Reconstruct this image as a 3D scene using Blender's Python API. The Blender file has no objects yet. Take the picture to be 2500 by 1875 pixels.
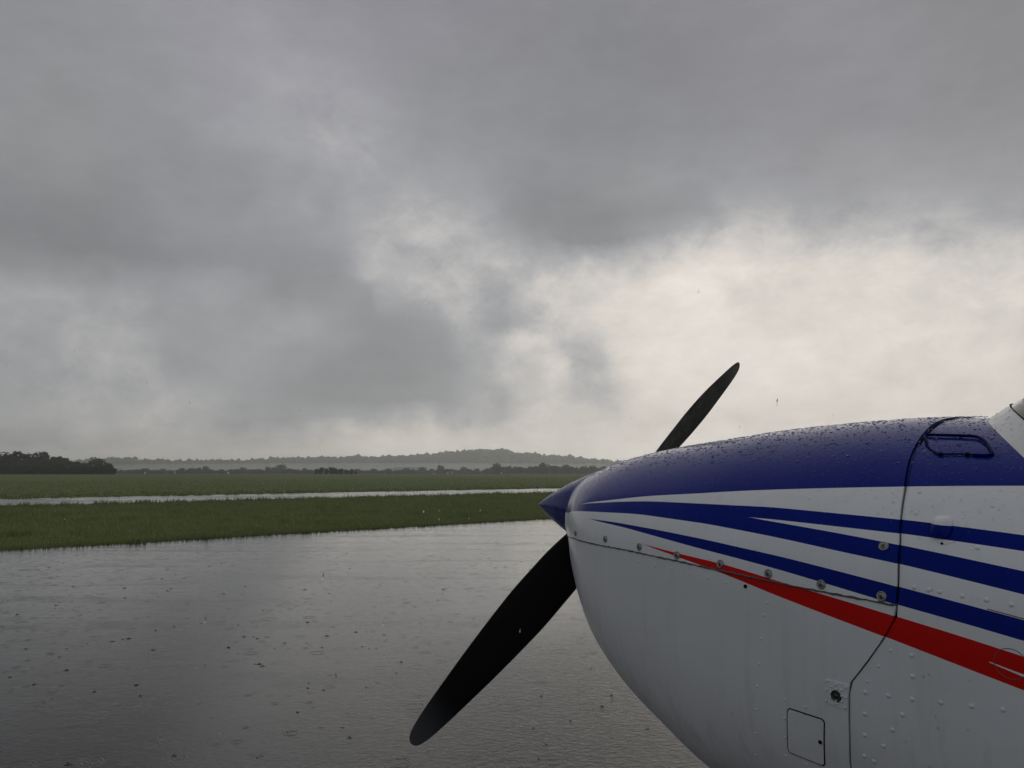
import bpy, bmesh, math, random
import numpy as np
from mathutils import Matrix, Vector

rng = np.random.default_rng(7)
random.seed(7)
R = math.radians
scene = bpy.context.scene
COL = scene.collection

# ------------------------------------------------------------------ camera
CAM_H = 1.29
cam_d = bpy.data.cameras.new('camera'); cam = bpy.data.objects.new('camera', cam_d); COL.objects.link(cam)
cam_d.sensor_width = 36.0
cam_d.lens = 36.0 * 1850.0 / 2500.0
cam_d.clip_start = 0.05; cam_d.clip_end = 20000
cam.location = (0, 0, CAM_H)
cam.rotation_euler = (R(90) + math.atan((1157 - 937.5) / 1850.0), 0, 0)
scene.camera = cam

# ------------------------------------------------------------------ node helpers
class NT:
    def __init__(s, tree): s.t = tree; s.n = tree.nodes; s.l = tree.links
    def node(s, kind, **kw):
        n = s.n.new(kind)
        for k, v in kw.items(): setattr(n, k, v)
        return n
    def put(s, sock, v):
        if v is None: return
        if isinstance(v, bpy.types.NodeSocket): s.l.new(v, sock)
        else: sock.default_value = v
    def math(s, op, a, b=None, c=None, clamp=False):
        n = s.node('ShaderNodeMath', operation=op); n.use_clamp = clamp
        for i, v in enumerate((a, b, c)): s.put(n.inputs[i], v)
        return n.outputs[0]
    def vmath(s, op, a, b=None, scale=None):
        n = s.node('ShaderNodeVectorMath', operation=op)
        s.put(n.inputs[0], a); s.put(n.inputs[1], b)
        if scale is not None: s.put(n.inputs['Scale'], scale)
        return n.outputs[0]
    def noise(s, vec, scale, detail=4, rough=.5, dist=0., out='Fac'):
        n = s.node('ShaderNodeTexNoise'); s.put(n.inputs['Vector'], vec)
        n.inputs['Scale'].default_value = scale; n.inputs['Detail'].default_value = detail
        n.inputs['Roughness'].default_value = rough; n.inputs['Distortion'].default_value = dist
        return n.outputs[out]
    def rng(s, v, a, b, c, d, clamp=True, smooth=False):
        n = s.node('ShaderNodeMapRange'); n.clamp = clamp
        if smooth: n.interpolation_type = 'SMOOTHSTEP'
        for i, x in enumerate((v, a, b, c, d)): s.put(n.inputs[i], x)
        return n.outputs[0]
    def mix(s, f, a, b):
        n = s.node('ShaderNodeMix', data_type='RGBA'); s.put(n.inputs[0], f)
        s.put(n.inputs[6], a if isinstance(a, bpy.types.NodeSocket) else (*a, 1)); s.put(n.inputs[7], b if isinstance(b, bpy.types.NodeSocket) else (*b, 1))
        return n.outputs[2]
    def mapping(s, vec, scale=(1, 1, 1), rot=(0, 0, 0), loc=(0, 0, 0)):
        n = s.node('ShaderNodeMapping'); s.put(n.inputs[0], vec)
        n.inputs['Scale'].default_value = scale; n.inputs['Rotation'].default_value = rot; n.inputs['Location'].default_value = loc
        return n.outputs[0]
    def curve(s, v, pts):
        n = s.node('ShaderNodeFloatCurve'); s.put(n.inputs['Value'], v); n.inputs[0].default_value = 1
        c = n.mapping.curves[0]; c.points[0].location = pts[0]; c.points[1].location = pts[-1]
        for p in pts[1:-1]: c.points.new(*p)
        for p in c.points: p.handle_type = 'AUTO_CLAMPED'
        n.mapping.update()
        return n.outputs[0]
    def sep(s, v):
        n = s.node('ShaderNodeSeparateXYZ'); s.put(n.inputs[0], v); return n.outputs
    def comb(s, x, y, z):
        n = s.node('ShaderNodeCombineXYZ')
        for i, v in enumerate((x, y, z)): s.put(n.inputs[i], v)
        return n.outputs[0]
    def bump(s, h, strength=1., dist=1., normal=None):
        n = s.node('ShaderNodeBump'); s.put(n.inputs['Height'], h); n.inputs['Strength'].default_value = strength
        n.inputs['Distance'].default_value = dist; s.put(n.inputs['Normal'], normal)
        return n.outputs[0]

# ------------------------------------------------------------------ sky (world): a thick rain deck lit from behind on the right
SKY_EL = [0, 1.5, 2.5, 4, 5.5, 7, 8.5, 10, 11.5, 13, 14.5, 16, 17.5, 19, 21, 24, 28, 33, 38]
SKY_AZ = [-36 + 1.2 * i for i in range(61)]
SKY = [
   [161, 161, 161, 163, 164, 165, 166, 166, 167, 167, 168, 169, 169, 170, 171, 174, 174, 176, 180, 183, 185, 187, 189, 190, 191, 192, 192, 193, 193, 193, 194, 194, 195, 196, 196, 197, 198, 198, 199, 200, 200, 201, 202, 204, 204, 204, 204, 204, 204, 204, 204, 204, 204, 204, 204, 204, 204, 204, 204, 204, 204],
   [160, 160, 160, 162, 163, 164, 165, 166, 166, 167, 167, 168, 168, 169, 169, 172, 173, 176, 179, 182, 185, 187, 189, 190, 191, 192, 192, 193, 193, 193, 194, 194, 195, 195, 196, 197, 197, 198, 199, 200, 200, 201, 202, 203, 203, 203, 203, 203, 203, 203, 203, 203, 203, 203, 203, 203, 203, 203, 203, 203, 203],
   [158, 158, 159, 160, 161, 163, 164, 165, 166, 166, 167, 166, 166, 166, 165, 164, 165, 168, 173, 177, 180, 184, 186, 188, 190, 191, 191, 192, 192, 192, 192, 193, 194, 195, 196, 197, 197, 198, 198, 199, 200, 201, 201, 201, 200, 200, 201, 201, 201, 201, 201, 201, 201, 201, 201, 201, 201, 202, 201, 201, 201],
   [159, 159, 159, 161, 163, 164, 165, 166, 166, 167, 166, 165, 163, 161, 159, 155, 153, 154, 155, 156, 158, 160, 164, 169, 173, 178, 177, 174, 170, 169, 176, 183, 186, 187, 188, 190, 191, 193, 196, 198, 200, 203, 203, 201, 201, 201, 201, 201, 201, 201, 201, 201, 201, 201, 201, 201, 201, 201, 201, 202, 202],
   [160, 160, 161, 164, 166, 168, 168, 168, 168, 168, 167, 164, 162, 158, 155, 153, 151, 149, 146, 145, 145, 146, 147, 147, 149, 151, 153, 157, 162, 166, 172, 180, 183, 184, 183, 183, 186, 193, 201, 206, 208, 210, 211, 209, 208, 208, 207, 207, 207, 206, 206, 205, 205, 204, 204, 204, 203, 203, 203, 203, 203],
   [160, 160, 161, 163, 166, 167, 168, 168, 168, 164, 161, 158, 157, 156, 155, 153, 150, 148, 145, 144, 143, 143, 143, 143, 144, 146, 148, 155, 162, 169, 177, 184, 190, 199, 190, 179, 182, 197, 206, 212, 213, 215, 215, 214, 213, 213, 213, 212, 212, 211, 210, 210, 209, 208, 207, 207, 206, 205, 205, 205, 205],
   [163, 162, 161, 159, 163, 167, 167, 166, 164, 159, 157, 154, 154, 155, 156, 155, 153, 151, 148, 146, 145, 144, 144, 144, 145, 146, 147, 153, 161, 171, 184, 188, 197, 207, 186, 175, 188, 208, 214, 216, 217, 217, 218, 217, 217, 216, 216, 215, 215, 214, 213, 211, 210, 209, 208, 208, 207, 207, 207, 207, 207],
   [163, 163, 161, 158, 162, 167, 165, 164, 159, 156, 155, 154, 154, 153, 155, 160, 159, 157, 155, 152, 149, 146, 146, 146, 147, 147, 153, 164, 169, 175, 189, 197, 198, 195, 188, 185, 199, 208, 213, 216, 217, 218, 218, 217, 216, 215, 215, 214, 214, 213, 212, 211, 209, 208, 208, 208, 207, 207, 207, 207, 207],
   [158, 160, 161, 163, 163, 164, 165, 165, 160, 155, 157, 159, 157, 155, 154, 156, 157, 157, 154, 152, 149, 147, 147, 147, 149, 154, 163, 172, 158, 155, 170, 175, 181, 187, 192, 200, 207, 211, 213, 215, 216, 217, 218, 216, 212, 212, 213, 213, 213, 213, 212, 210, 208, 207, 206, 206, 206, 206, 206, 205, 205],
   [142, 143, 144, 144, 145, 146, 149, 152, 151, 149, 153, 157, 157, 155, 151, 145, 143, 145, 147, 149, 150, 149, 160, 160, 165, 174, 177, 178, 173, 165, 175, 188, 201, 202, 198, 202, 206, 209, 212, 215, 218, 220, 220, 216, 209, 210, 211, 212, 213, 213, 212, 211, 210, 210, 209, 207, 205, 202, 202, 201, 200],
   [135, 136, 136, 135, 134, 134, 135, 136, 137, 137, 139, 141, 143, 143, 143, 142, 141, 143, 144, 147, 155, 166, 165, 172, 180, 185, 190, 184, 170, 164, 175, 185, 200, 201, 202, 206, 205, 202, 201, 212, 216, 218, 219, 218, 216, 215, 215, 214, 213, 212, 212, 212, 210, 209, 205, 200, 195, 191, 189, 187, 184],
   [134, 134, 134, 133, 133, 133, 135, 137, 138, 140, 141, 142, 142, 143, 144, 145, 145, 146, 147, 150, 157, 165, 173, 173, 174, 178, 185, 180, 180, 183, 185, 177, 171, 171, 176, 183, 181, 178, 179, 193, 198, 201, 203, 205, 207, 204, 200, 196, 192, 188, 187, 187, 187, 188, 185, 182, 179, 176, 173, 171, 169],
   [137, 137, 136, 135, 135, 135, 137, 138, 140, 142, 143, 144, 145, 146, 149, 150, 149, 152, 154, 159, 164, 170, 172, 174, 175, 176, 177, 173, 170, 166, 160, 152, 147, 142, 138, 138, 138, 140, 145, 150, 156, 161, 167, 174, 183, 180, 176, 172, 169, 166, 168, 169, 170, 170, 168, 165, 163, 160, 158, 157, 156],
   [139, 139, 141, 142, 142, 141, 141, 141, 142, 143, 143, 143, 144, 144, 148, 153, 155, 159, 157, 158, 160, 164, 168, 171, 173, 174, 175, 173, 168, 158, 143, 140, 137, 136, 135, 135, 136, 137, 140, 142, 144, 146, 149, 158, 164, 163, 161, 159, 158, 157, 157, 156, 156, 156, 155, 154, 153, 152, 151, 149, 148],
   [143, 143, 144, 146, 148, 149, 148, 147, 146, 145, 145, 146, 146, 147, 150, 153, 153, 155, 157, 159, 161, 162, 162, 162, 162, 161, 161, 158, 154, 148, 143, 140, 139, 140, 140, 141, 143, 144, 145, 146, 147, 147, 148, 149, 150, 150, 150, 150, 150, 150, 150, 149, 149, 148, 147, 146, 145, 144, 143, 142, 141],
   [145, 145, 145, 145, 145, 145, 146, 146, 147, 148, 151, 153, 155, 156, 157, 160, 162, 164, 166, 165, 165, 163, 157, 152, 149, 149, 148, 147, 146, 145, 144, 143, 141, 140, 139, 139, 139, 139, 139, 139, 140, 140, 140, 141, 141, 141, 141, 141, 141, 141, 140, 140, 139, 139, 138, 137, 136, 135, 133, 133, 132],
   [144, 144, 144, 144, 144, 145, 146, 147, 148, 149, 150, 151, 153, 155, 155, 155, 155, 155, 155, 153, 151, 149, 147, 145, 144, 143, 143, 142, 141, 141, 140, 138, 137, 136, 135, 135, 135, 135, 134, 134, 134, 135, 135, 135, 135, 135, 135, 136, 136, 136, 136, 137, 137, 137, 136, 134, 132, 130, 128, 128, 128],
   [144, 144, 144, 144, 144, 145, 145, 146, 146, 146, 147, 147, 147, 147, 146, 146, 145, 144, 144, 143, 143, 142, 142, 141, 140, 139, 138, 137, 136, 135, 135, 134, 134, 133, 133, 133, 134, 134, 135, 136, 136, 136, 136, 136, 136, 136, 138, 139, 140, 141, 141, 139, 138, 137, 135, 134, 132, 131, 129, 128, 128],
   [144, 144, 144, 144, 144, 145, 145, 146, 146, 146, 147, 147, 147, 147, 146, 146, 145, 144, 144, 143, 142, 142, 141, 141, 140, 139, 138, 137, 136, 135, 134, 134, 134, 133, 133, 133, 134, 134, 135, 136, 136, 136, 136, 136, 136, 136, 137, 139, 140, 141, 141, 140, 138, 137, 136, 134, 133, 131, 130, 128, 128],
]


SKY_EL += [52, 80]; SKY += [[116] * 61, [96] * 61]                 # the deck thickens overhead
SUN_AZ, SUN_EL = 38.0, 32.0
def srgb(v): v = v / 255.0; return v / 12.92 if v < .04045 else ((v + .055) / 1.055) ** 2.4
world = bpy.data.worlds.new('World'); scene.world = world; world.use_nodes = True
w = NT(world.node_tree); w.n.clear()
dirv = w.node('ShaderNodeTexCoord').outputs['Generated']
wn = w.noise(dirv, 5.0, 5, .55, 0, 'Color')
wo = w.vmath('SUBTRACT', wn, (.5, .5, .5))
wn2 = w.noise(dirv, 17.0, 6, .68, 0, 'Color')
wo2 = w.vmath('SUBTRACT', wn2, (.5, .5, .5))
wd = w.vmath('ADD', dirv, w.vmath('SCALE', wo, scale=.030))
wd = w.vmath('ADD', wd, w.vmath('SCALE', wo2, scale=.035))
wd = w.vmath('NORMALIZE', wd)
sx, sy, sz = w.sep(wd)
az = w.math('MULTIPLY', w.math('ARCTAN2', sx, sy), 180 / math.pi)
el = w.math('MULTIPLY', w.math('ARCSINE', sz), 180 / math.pi)
el0 = w.math('MULTIPLY', w.math('ARCSINE', w.sep(dirv)[2]), 180 / math.pi)
el = w.math('ADD', w.math('MULTIPLY', el, w.rng(el0, 0, 3, 0, 1)), w.math('MULTIPLY', el0, w.rng(el0, 0, 3, 1, 0)))
azn = w.rng(az, -80, 80, 0, 1)
HAZE_TOP, HAZE_R, HAZE_D, AIR = 78.0, 2600.0, .00052, .30
lum = None
for i, e in enumerate(SKY_EL):
    pts = [(0.0, srgb(150))]
    path = min((HAZE_TOP) / max(math.sin(R(max(e, .6))), 1e-3), HAZE_R)
    T = math.exp(-HAZE_D * path)
    for a, v in zip(SKY_AZ, SKY[i]):
        L = (srgb(v) - (1 - T) * AIR) / T
        pts.append(((a + 80) / 160, min(L * .7, 1.0)))
    pts[0] = (0.0, .7 * srgb(140)); pts.append((1.0, .7 * srgb(140)))
    pts = pts[:1] + [(18 / 160, .6 * pts[0][1] + .4 * pts[1][1])] + pts[1:-1] + [(134 / 160, .5 * pts[-2][1] + .5 * pts[-1][1])] + pts[-1:]
    c = w.curve(azn, pts)
    lo = SKY_EL[i - 1] if i else None; hi = SKY_EL[i + 1] if i + 1 < len(SKY_EL) else None
    wt = None
    if lo is not None: wt = w.rng(el, lo, e, 0, 1)
    if hi is not None:
        d = w.rng(el, e, hi, 1, 0)
        wt = d if wt is None else w.math('MULTIPLY', wt, d)
    term = w.math('MULTIPLY', c, wt)
    lum = term if lum is None else w.math('ADD', lum, term)
lum = w.math('DIVIDE', lum, .7)
# torn cloud detail, stretched along the horizon
dm = w.mapping(dirv, scale=(1, 1, 2.1))
n1 = w.noise(dm, 7, 7, .60, .15)
n2 = w.noise(dm, 24, 6, .62, .1)
n3 = w.noise(w.mapping(dirv, scale=(1, 1, 1.5), rot=(0, R(25), 0)), 15, 8, .68, .25)
brk = w.math('MULTIPLY', w.rng(lum, .30, .42, 0, 1), w.rng(lum, .55, .80, 1, .28))            # broken edges between dark deck and bright gap
det = w.math('ADD', w.math('MULTIPLY', w.math('SUBTRACT', n1, .5), .27), w.math('MULTIPLY', w.math('SUBTRACT', n2, .5), .20))
det = w.math('ADD', det, w.math('MULTIPLY', w.math('SUBTRACT', n3, .5), w.math('MULTIPLY', brk, 1.15)))
lum = w.math('MULTIPLY', lum, w.math('ADD', det, 1.0))
tint = w.mix(w.rng(lum, .34, .72, 0, 1), (.985, 1.0, 1.035), (1.055, .975, .895))
lav = w.rng(w.noise(dirv, 2.2, 2, .5), .42, .6, 0, 1)
lav = w.math('MULTIPLY', lav, w.rng(el0, 8, 30, 0, 1))
lav = w.math('MULTIPLY', lav, w.rng(lum, .30, .45, 1, 0))
tint = w.mix(lav, tint, (.995, .985, 1.09))
tint = w.mix(w.rng(w.sep(dirv)[1], .35, -.3, 0, 1), tint, (.95, 1.0, 1.09))      # away from the sun the deck is bluer
cloud = w.vmath('SCALE', tint, scale=w.math('MULTIPLY', lum, 10.0))       # background strength is 0.1
nish = w.node('ShaderNodeTexSky', sky_type='NISHITA'); nish.sun_disc = False
nish.sun_elevation = R(SUN_EL); nish.sun_rotation = R(SUN_AZ)
mixn = w.mix(.985, nish.outputs[0], cloud)
bg = w.node('ShaderNodeBackground'); w.put(bg.inputs[0], mixn); bg.inputs[1].default_value = .1
w.l.new(bg.outputs[0], w.node('ShaderNodeOutputWorld').inputs[0])

sun_d = bpy.data.lights.new('sun', 'SUN'); sun_d.energy = .6; sun_d.angle = R(112); sun_d.color = (1, .95, .86)
sun = bpy.data.objects.new('sun', sun_d); COL.objects.link(sun)
sdir = Vector((math.sin(R(SUN_AZ)) * math.cos(R(SUN_EL)), math.cos(R(SUN_AZ)) * math.cos(R(SUN_EL)), math.sin(R(SUN_EL))))
sun.rotation_euler = sdir.to_track_quat('Z', 'Y').to_euler(); sun.location = (0, 0, 50)

scene.view_settings.view_transform = 'Standard'; scene.view_settings.look = 'None'
scene.view_settings.gamma = 1; scene.view_settings.exposure = 0; scene.view_settings.use_curve_mapping = False
scene.cycles.max_bounces = 8; scene.cycles.volume_bounces = 1; scene.cycles.transparent_max_bounces = 8
scene.cycles.transmission_bounces = 6
scene.cycles.use_denoising = True

# ------------------------------------------------------------------ object helpers
def mesh_from(name, verts, faces, smooth=False):
    me = bpy.data.meshes.new(name)
    if isinstance(faces, np.ndarray):
        v = np.asarray(verts, np.float32); f = faces.astype(np.int32); k = f.shape[1]
        me.vertices.add(len(v)); me.vertices.foreach_set('co', v.ravel())
        me.loops.add(f.size); me.loops.foreach_set('vertex_index', f.ravel())
        me.polygons.add(len(f)); me.polygons.foreach_set('loop_start', np.arange(0, f.size, k, dtype=np.int32))
        me.update(calc_edges=True)
    else:
        me.from_pydata([tuple(map(float, p)) for p in verts], [], faces)
    if smooth: me.polygons.foreach_set('use_smooth', [True] * len(me.polygons))
    me.validate(); me.update()
    return me
def link(name, me, mat=None, parent=None, loc=None, label=None, cat=None, group=None, kind=None):
    o = bpy.data.objects.new(name, me); COL.objects.link(o)
    if mat is not None and me is not None and not me.materials: me.materials.append(mat)
    if parent is not None: o.parent = parent
    if loc is not None: o.location = loc
    if label: o['label'] = label
    if cat: o['category'] = cat
    if group: o['group'] = group
    if kind: o['kind'] = kind
    return o
def material(name):
    m = bpy.data.materials.new(name); m.use_nodes = True
    t = NT(m.node_tree); b = t.n['Principled BSDF']
    return m, t, b
def plain(name, col, rough=.5, metal=0., spec=.5, bumps=None):
    m, t, b = material(name)
    tc = t.node('ShaderNodeTexCoord').outputs['Object']
    nz = t.noise(tc, 9, 4, .6)
    lo = tuple(c * .8 for c in col); hi = tuple(min(c * 1.2, 1) for c in col)
    t.put(b.inputs['Base Color'], t.mix(nz, lo, hi))
    t.put(b.inputs['Roughness'], t.rng(t.noise(tc, 30, 3, .6), .3, .7, rough * .8, min(rough * 1.2, 1)))
    b.inputs['Metallic'].default_value = metal; b.inputs['Specular IOR Level'].default_value = spec
    if bumps: t.put(b.inputs['Normal'], t.bump(t.noise(tc, bumps[0], 4, .6), bumps[1], bumps[2]))
    return m
def box(x0, x1, y0, y1, z0, z1):
    v = [(x, y, z) for z in (z0, z1) for y in (y0, y1) for x in (x0, x1)]
    f = [(0, 2, 3, 1), (4, 5, 7, 6), (0, 1, 5, 4), (2, 6, 7, 3), (0, 4, 6, 2), (1, 3, 7, 5)]
    return v, f
def tube(pts, rad, n=8, closed=False, caps=True):
    pts = [Vector(p) for p in pts]; V = []; F = []; m = len(pts)
    up0 = None
    for i, p in enumerate(pts):
        a = pts[i - 1] if (i or closed) else p; b = pts[(i + 1) % m] if (i < m - 1 or closed) else p
        d = (b - a).normalized()
        if up0 is None: up0 = Vector((0, 0, 1)) if abs(d.z) < .9 else Vector((1, 0, 0))
        s_ = d.cross(up0).normalized(); q = s_.cross(d).normalized(); up0 = q
        r = rad[i] if hasattr(rad, '__len__') else rad
        for k in range(n):
            t_ = 2 * math.pi * k / n; V.append(p + s_ * (r * math.cos(t_)) + q * (r * math.sin(t_)))
    for i in range(m if closed else m - 1):
        j = (i + 1) % m
        for k in range(n):
            F.append((i * n + k, i * n + (k + 1) % n, j * n + (k + 1) % n, j * n + k))
    if caps and not closed:
        F.append(tuple(range(n - 1, -1, -1))); F.append(tuple((m - 1) * n + k for k in range(n)))
    return V, F
def lathe(prof, n=32, axis='Z'):
    """prof: list of (r, h)"""
    V = []; F = []
    for r, h in prof:
        for k in range(n):
            t_ = 2 * math.pi * k / n; a, b = r * math.cos(t_), r * math.sin(t_)
            V.append((a, b, h) if axis == 'Z' else ((h, a, b) if axis == 'X' else (a, h, b)))
    for i in range(len(prof) - 1):
        for k in range(n):
            F.append((i * n + k, i * n + (k + 1) % n, (i + 1) * n + (k + 1) % n, (i + 1) * n + k))
    return V, F
def merge(*parts):
    V = []; F = []
    for v, f in parts:
        o = len(V); V += [tuple(p) for p in v]; F += [tuple(i + o for i in q) for q in f]
    return V, F

# ================================================================== THE SETTING
# apron, grass and taxiway all run along one direction (towards the far right)
UD = np.array([.725, .688]); UD = UD / np.linalg.norm(UD); PD = np.array([-UD[1], UD[0]])
def gp(along, perp, z=0.): p = UD * along + PD * perp; return (p[0], p[1], z)

def grassland_mat(name, c1, c2, c3, bump=.6):
    m, t, b = material(name)
    pos = t.node('ShaderNodeNewGeometry').outputs['Position']
    big = t.noise(t.mapping(pos, scale=(.03, .05, .05), rot=(0, 0, R(45))), 1, 5, .6)
    mid = t.noise(pos, .7, 5, .65); fine = t.noise(pos, 14, 3, .7)
    c = t.mix(t.rng(big, .35, .65, 0, 1), c1, c2)
    c = t.mix(t.rng(mid, .45, .75, 0, .8), c, c3)
    c = t.mix(t.math('MULTIPLY', fine, .6), c, tuple(x * .45 for x in c1))
    t.put(b.inputs['Base Color'], c); b.inputs['Roughness'].default_value = .95; b.inputs['Specular IOR Level'].default_value = .1
    t.put(b.inputs['Normal'], t.bump(t.math('ADD', mid, fine), bump, .12))
    return m
M_field = grassland_mat('field_grass', (.130, .165, .060), (.150, .180, .066), (.110, .142, .052), .3)
def gz(x, y):
    p = (np.asarray(x) * PD[0] + np.asarray(y) * PD[1] - 60) / 170.0; p = np.clip(p, 0, 1)
    return -.02 + 1.16 * p * p * (3 - 2 * p)
# the field is flat round the apron and rises a metre or so beyond the taxiway
nr_, na_ = 90, 144; GR = 2500.0
rr = np.concatenate([[0], np.geomspace(4, GR, nr_)]); V = [(0, 0, -.02)]; F = []
for r_ in rr[1:]:
    for k in range(na_):
        a = 2 * math.pi * k / na_; x, y = r_ * math.cos(a), r_ * math.sin(a); V.append((x, y, float(gz(x, y))))
for k in range(na_): F.append((0, 1 + k, 1 + (k + 1) % na_))
for j in range(nr_ - 1):
    for k in range(na_):
        a = 1 + j * na_ + k; b_ = 1 + j * na_ + (k + 1) % na_; F.append((a, a + na_, b_ + na_, b_))
link('ground', mesh_from('ground', V, F, True), M_field, kind='structure')

def wet_mat(name, near=True):
    m, t, b = material(name)
    pos = t.node('ShaderNodeNewGeometry').outputs['Position']
    base = t.noise(pos, 40, 4, .7); stain = t.noise(pos, .5, 4, .6)
    c = t.mix(base, (.008, .008, .008), (.018, .018, .017))
    c = t.mix(t.rng(stain, .5, .7, 0, .5), c, (.01, .01, .01))
    t.put(b.inputs['Base Color'], c)
    b.inputs['IOR'].default_value = 1.333; b.inputs['Specular IOR Level'].default_value = .5
    film = t.noise(t.mapping(pos, scale=(.25, .9, 1), rot=(0, 0, -R(43.5))), 1, 4, .6)
    thin = t.noise(t.mapping(pos, scale=(.12, 1.1, 1), rot=(0, 0, -R(43.5))), 1, 6, .62, .4)       # bands where the stones stand out of the film
    thin = t.math('MULTIPLY', t.rng(thin, .50, .62, 0, 1, smooth=True), t.rng(t.noise(pos, 3, 5, .7), .40, .60, .2, 1))
    t.put(b.inputs['Roughness'], t.math('ADD', t.rng(film, .35, .65, .07, .14), t.math('MULTIPLY', thin, .09)))
    # wind ripples
    rp = t.mapping(pos, scale=(1, 1.35, 1), rot=(0, 0, R(24)))
    rip = t.noise(rp, 24, 4, .65, .5)
    rip2 = t.noise(rp, 5, 2, .5)
    reg = t.math('MULTIPLY', t.rng(t.sep(pos)[0], -2.0, 1.2, .18, 1.0, smooth=True), t.rng(t.sep(pos)[1], 4.0, 8.0, 1.0, .22, smooth=True))     # breeze spilling round the nose roughens the water to its side
    h = t.math('MULTIPLY', rip, t.math('MULTIPLY', reg, .0085))
    h = t.math('ADD', h, t.math('MULTIPLY', rip2, .0018))
    h = t.math('ADD', h, t.math('MULTIPLY', t.math('MULTIPLY', t.noise(pos, 130, 3, .7), t.math('ADD', t.math('MULTIPLY', thin, .35), .35)), .0012))
    # rings thrown by rain drops
    for sc, amp, keep in ((5.0, .0011, .45), (9.0, .0008, .5), (2.3, .0013, .3)):
        vo = t.node('ShaderNodeTexVoronoi', voronoi_dimensions='2D'); t.put(vo.inputs['Vector'], pos); vo.inputs['Scale'].default_value = sc
        vo.inputs['Randomness'].default_value = 1
        d = t.math('DIVIDE', vo.outputs['Distance'], sc)
        cr, cg, cb = t.sep(vo.outputs['Color'])
        ph = t.math('MULTIPLY', cr, .07)
        x = t.math('SUBTRACT', d, ph)
        env = t.math('POWER', 2.718, t.math('MULTIPLY', t.math('MULTIPLY', x, x), -5200))
        wv = t.math('MULTIPLY', t.math('COSINE', t.math('MULTIPLY', x, 330)), env)
        on = t.math('LESS_THAN', cg, keep)
        edge = t.rng(vo.outputs['Distance'], .0, .45, 1, 0)
        h = t.math('ADD', h, t.math('MULTIPLY', t.math('MULTIPLY', wv, t.math('MULTIPLY', on, edge)), amp))
    t.put(b.inputs['Normal'], t.bump(h, 1.0, 1.0))
    return m
M_wet = wet_mat('wet_asphalt')

def strip(name, a0, a1, p0, p1, z, mat, nseg=120, wob0=0., wob1=0.):
    V = []; F = []
    ph = rng.random(6) * 6
    for i in range(nseg + 1):
        a = a0 + (a1 - a0) * i / nseg
        wv = sum(math.sin(a * f + ph[k]) * g for k, (f, g) in enumerate(((.35, 1), (1.1, .6), (2.7, .4))))
        V.append(gp(a, p0 + wv * wob0, z)); V.append(gp(a, p1 + wv * wob1, z))
    for i in range(nseg): F.append((2 * i, 2 * i + 2, 2 * i + 3, 2 * i + 1))
    return link(name, mesh_from(name, V, F), mat, kind='structure')
strip('apron', -60, 140, -45, 15.5, 0.0, M_wet, 600, 0, .06)

m, t, b = material('wet_taxiway_asphalt')
pos = t.node('ShaderNodeNewGeometry').outputs['Position']
t.put(b.inputs['Base Color'], t.mix(t.noise(pos, 8, 4, .6), (.03, .03, .03), (.05, .05, .05)))
lane = t.mapping(pos, scale=(.05, .9, 1), rot=(0, 0, -R(43.5)))
t.put(b.inputs['Roughness'], t.rng(t.noise(lane, 1, 3, .6), .42, .62, .06, .30))
b.inputs['IOR'].default_value = 1.333
t.put(b.inputs['Normal'], t.bump(t.noise(pos, 6, 3, .6), .3, .01))
strip('taxiway', -150, 700, 36.3, 47.2, 0.0, m, 400, .05, .08)

# ---- real grass along the apron and the taxiway
M_blade, t, b = material('grass_blade')
pos = t.node('ShaderNodeNewGeometry').outputs['Position']
gn = t.noise(pos, .35, 4, .6); gf = t.noise(pos, 5, 3, .7)
c = t.mix(t.rng(gn, .35, .65, 0, 1), (.130, .190, .065), (.210, .240, .095))
c = t.mix(t.rng(gf, .5, .75, 0, .7), c, (.21, .21, .10))
t.put(b.inputs['Base Color'], c); b.inputs['Roughness'].default_value = .45; b.inputs['Specular IOR Level'].default_value = .3
tr = t.node('ShaderNodeBsdfTranslucent'); t.put(tr.inputs[0], t.mix(.5, c, (.20, .22, .09))); ms = t.node('ShaderNodeMixShader'); ms.inputs[0].default_value = .42
t.l.new(b.outputs[0], ms.inputs[1]); t.l.new(tr.outputs[0], ms.inputs[2]); t.l.new(ms.outputs[0], t.n['Material Output'].inputs[0])
def blades(P, hgt, wid, lean=.35):
    n = len(P); th = rng.random(n) * math.tau; ph = rng.random(n) * math.tau
    dx = np.stack([np.cos(th), np.sin(th), np.zeros(n)], 1) * wid[:, None]
    ln = np.stack([np.cos(ph), np.sin(ph), np.zeros(n)], 1) * (hgt * lean * rng.random(n))[:, None]
    up = np.zeros((n, 3)); up[:, 2] = hgt
    a = P - dx; b_ = P + dx; c_ = P + up * .6 + ln * .35 + dx * .7; d = P + up * .6 + ln * .35 - dx * .7; e = P + up + ln
    V = np.stack([a, b_, c_, d, e], 1).reshape(-1, 3)
    i = np.arange(n)[:, None] * 5
    F = np.concatenate([i + [0, 1, 2], i + [0, 2, 3], i + [3, 2, 4]])
    return V, F
def scatter(n, a0, a1, p0, p1, pw=1., clump=0):
    a = a0 + (a1 - a0) * rng.random(n); p = p0 + (p1 - p0) * rng.random(n) ** pw
    P = np.outer(a, UD) + np.outer(p, PD)
    if clump:
        k = max(1, n // clump); idx = rng.integers(0, k, n); P = P[idx] + rng.normal(0, .10, (n, 2)); p = P @ PD
    return np.concatenate([P, gz(P[:, 0], P[:, 1])[:, None]], 1), p
def visible(P):
    az = np.degrees(np.arctan2(P[:, 0], P[:, 1])); return (np.abs(az) < 42)
GV = []; GF = []; off = 0
def addg(P, h, wd, lean=.35):
    global off
    k = visible(P); P, h, wd = P[k], h[k], wd[k]
    V, F = blades(P, h, wd, lean); GV.append(V); GF.append(F + off); off += len(V)
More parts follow.
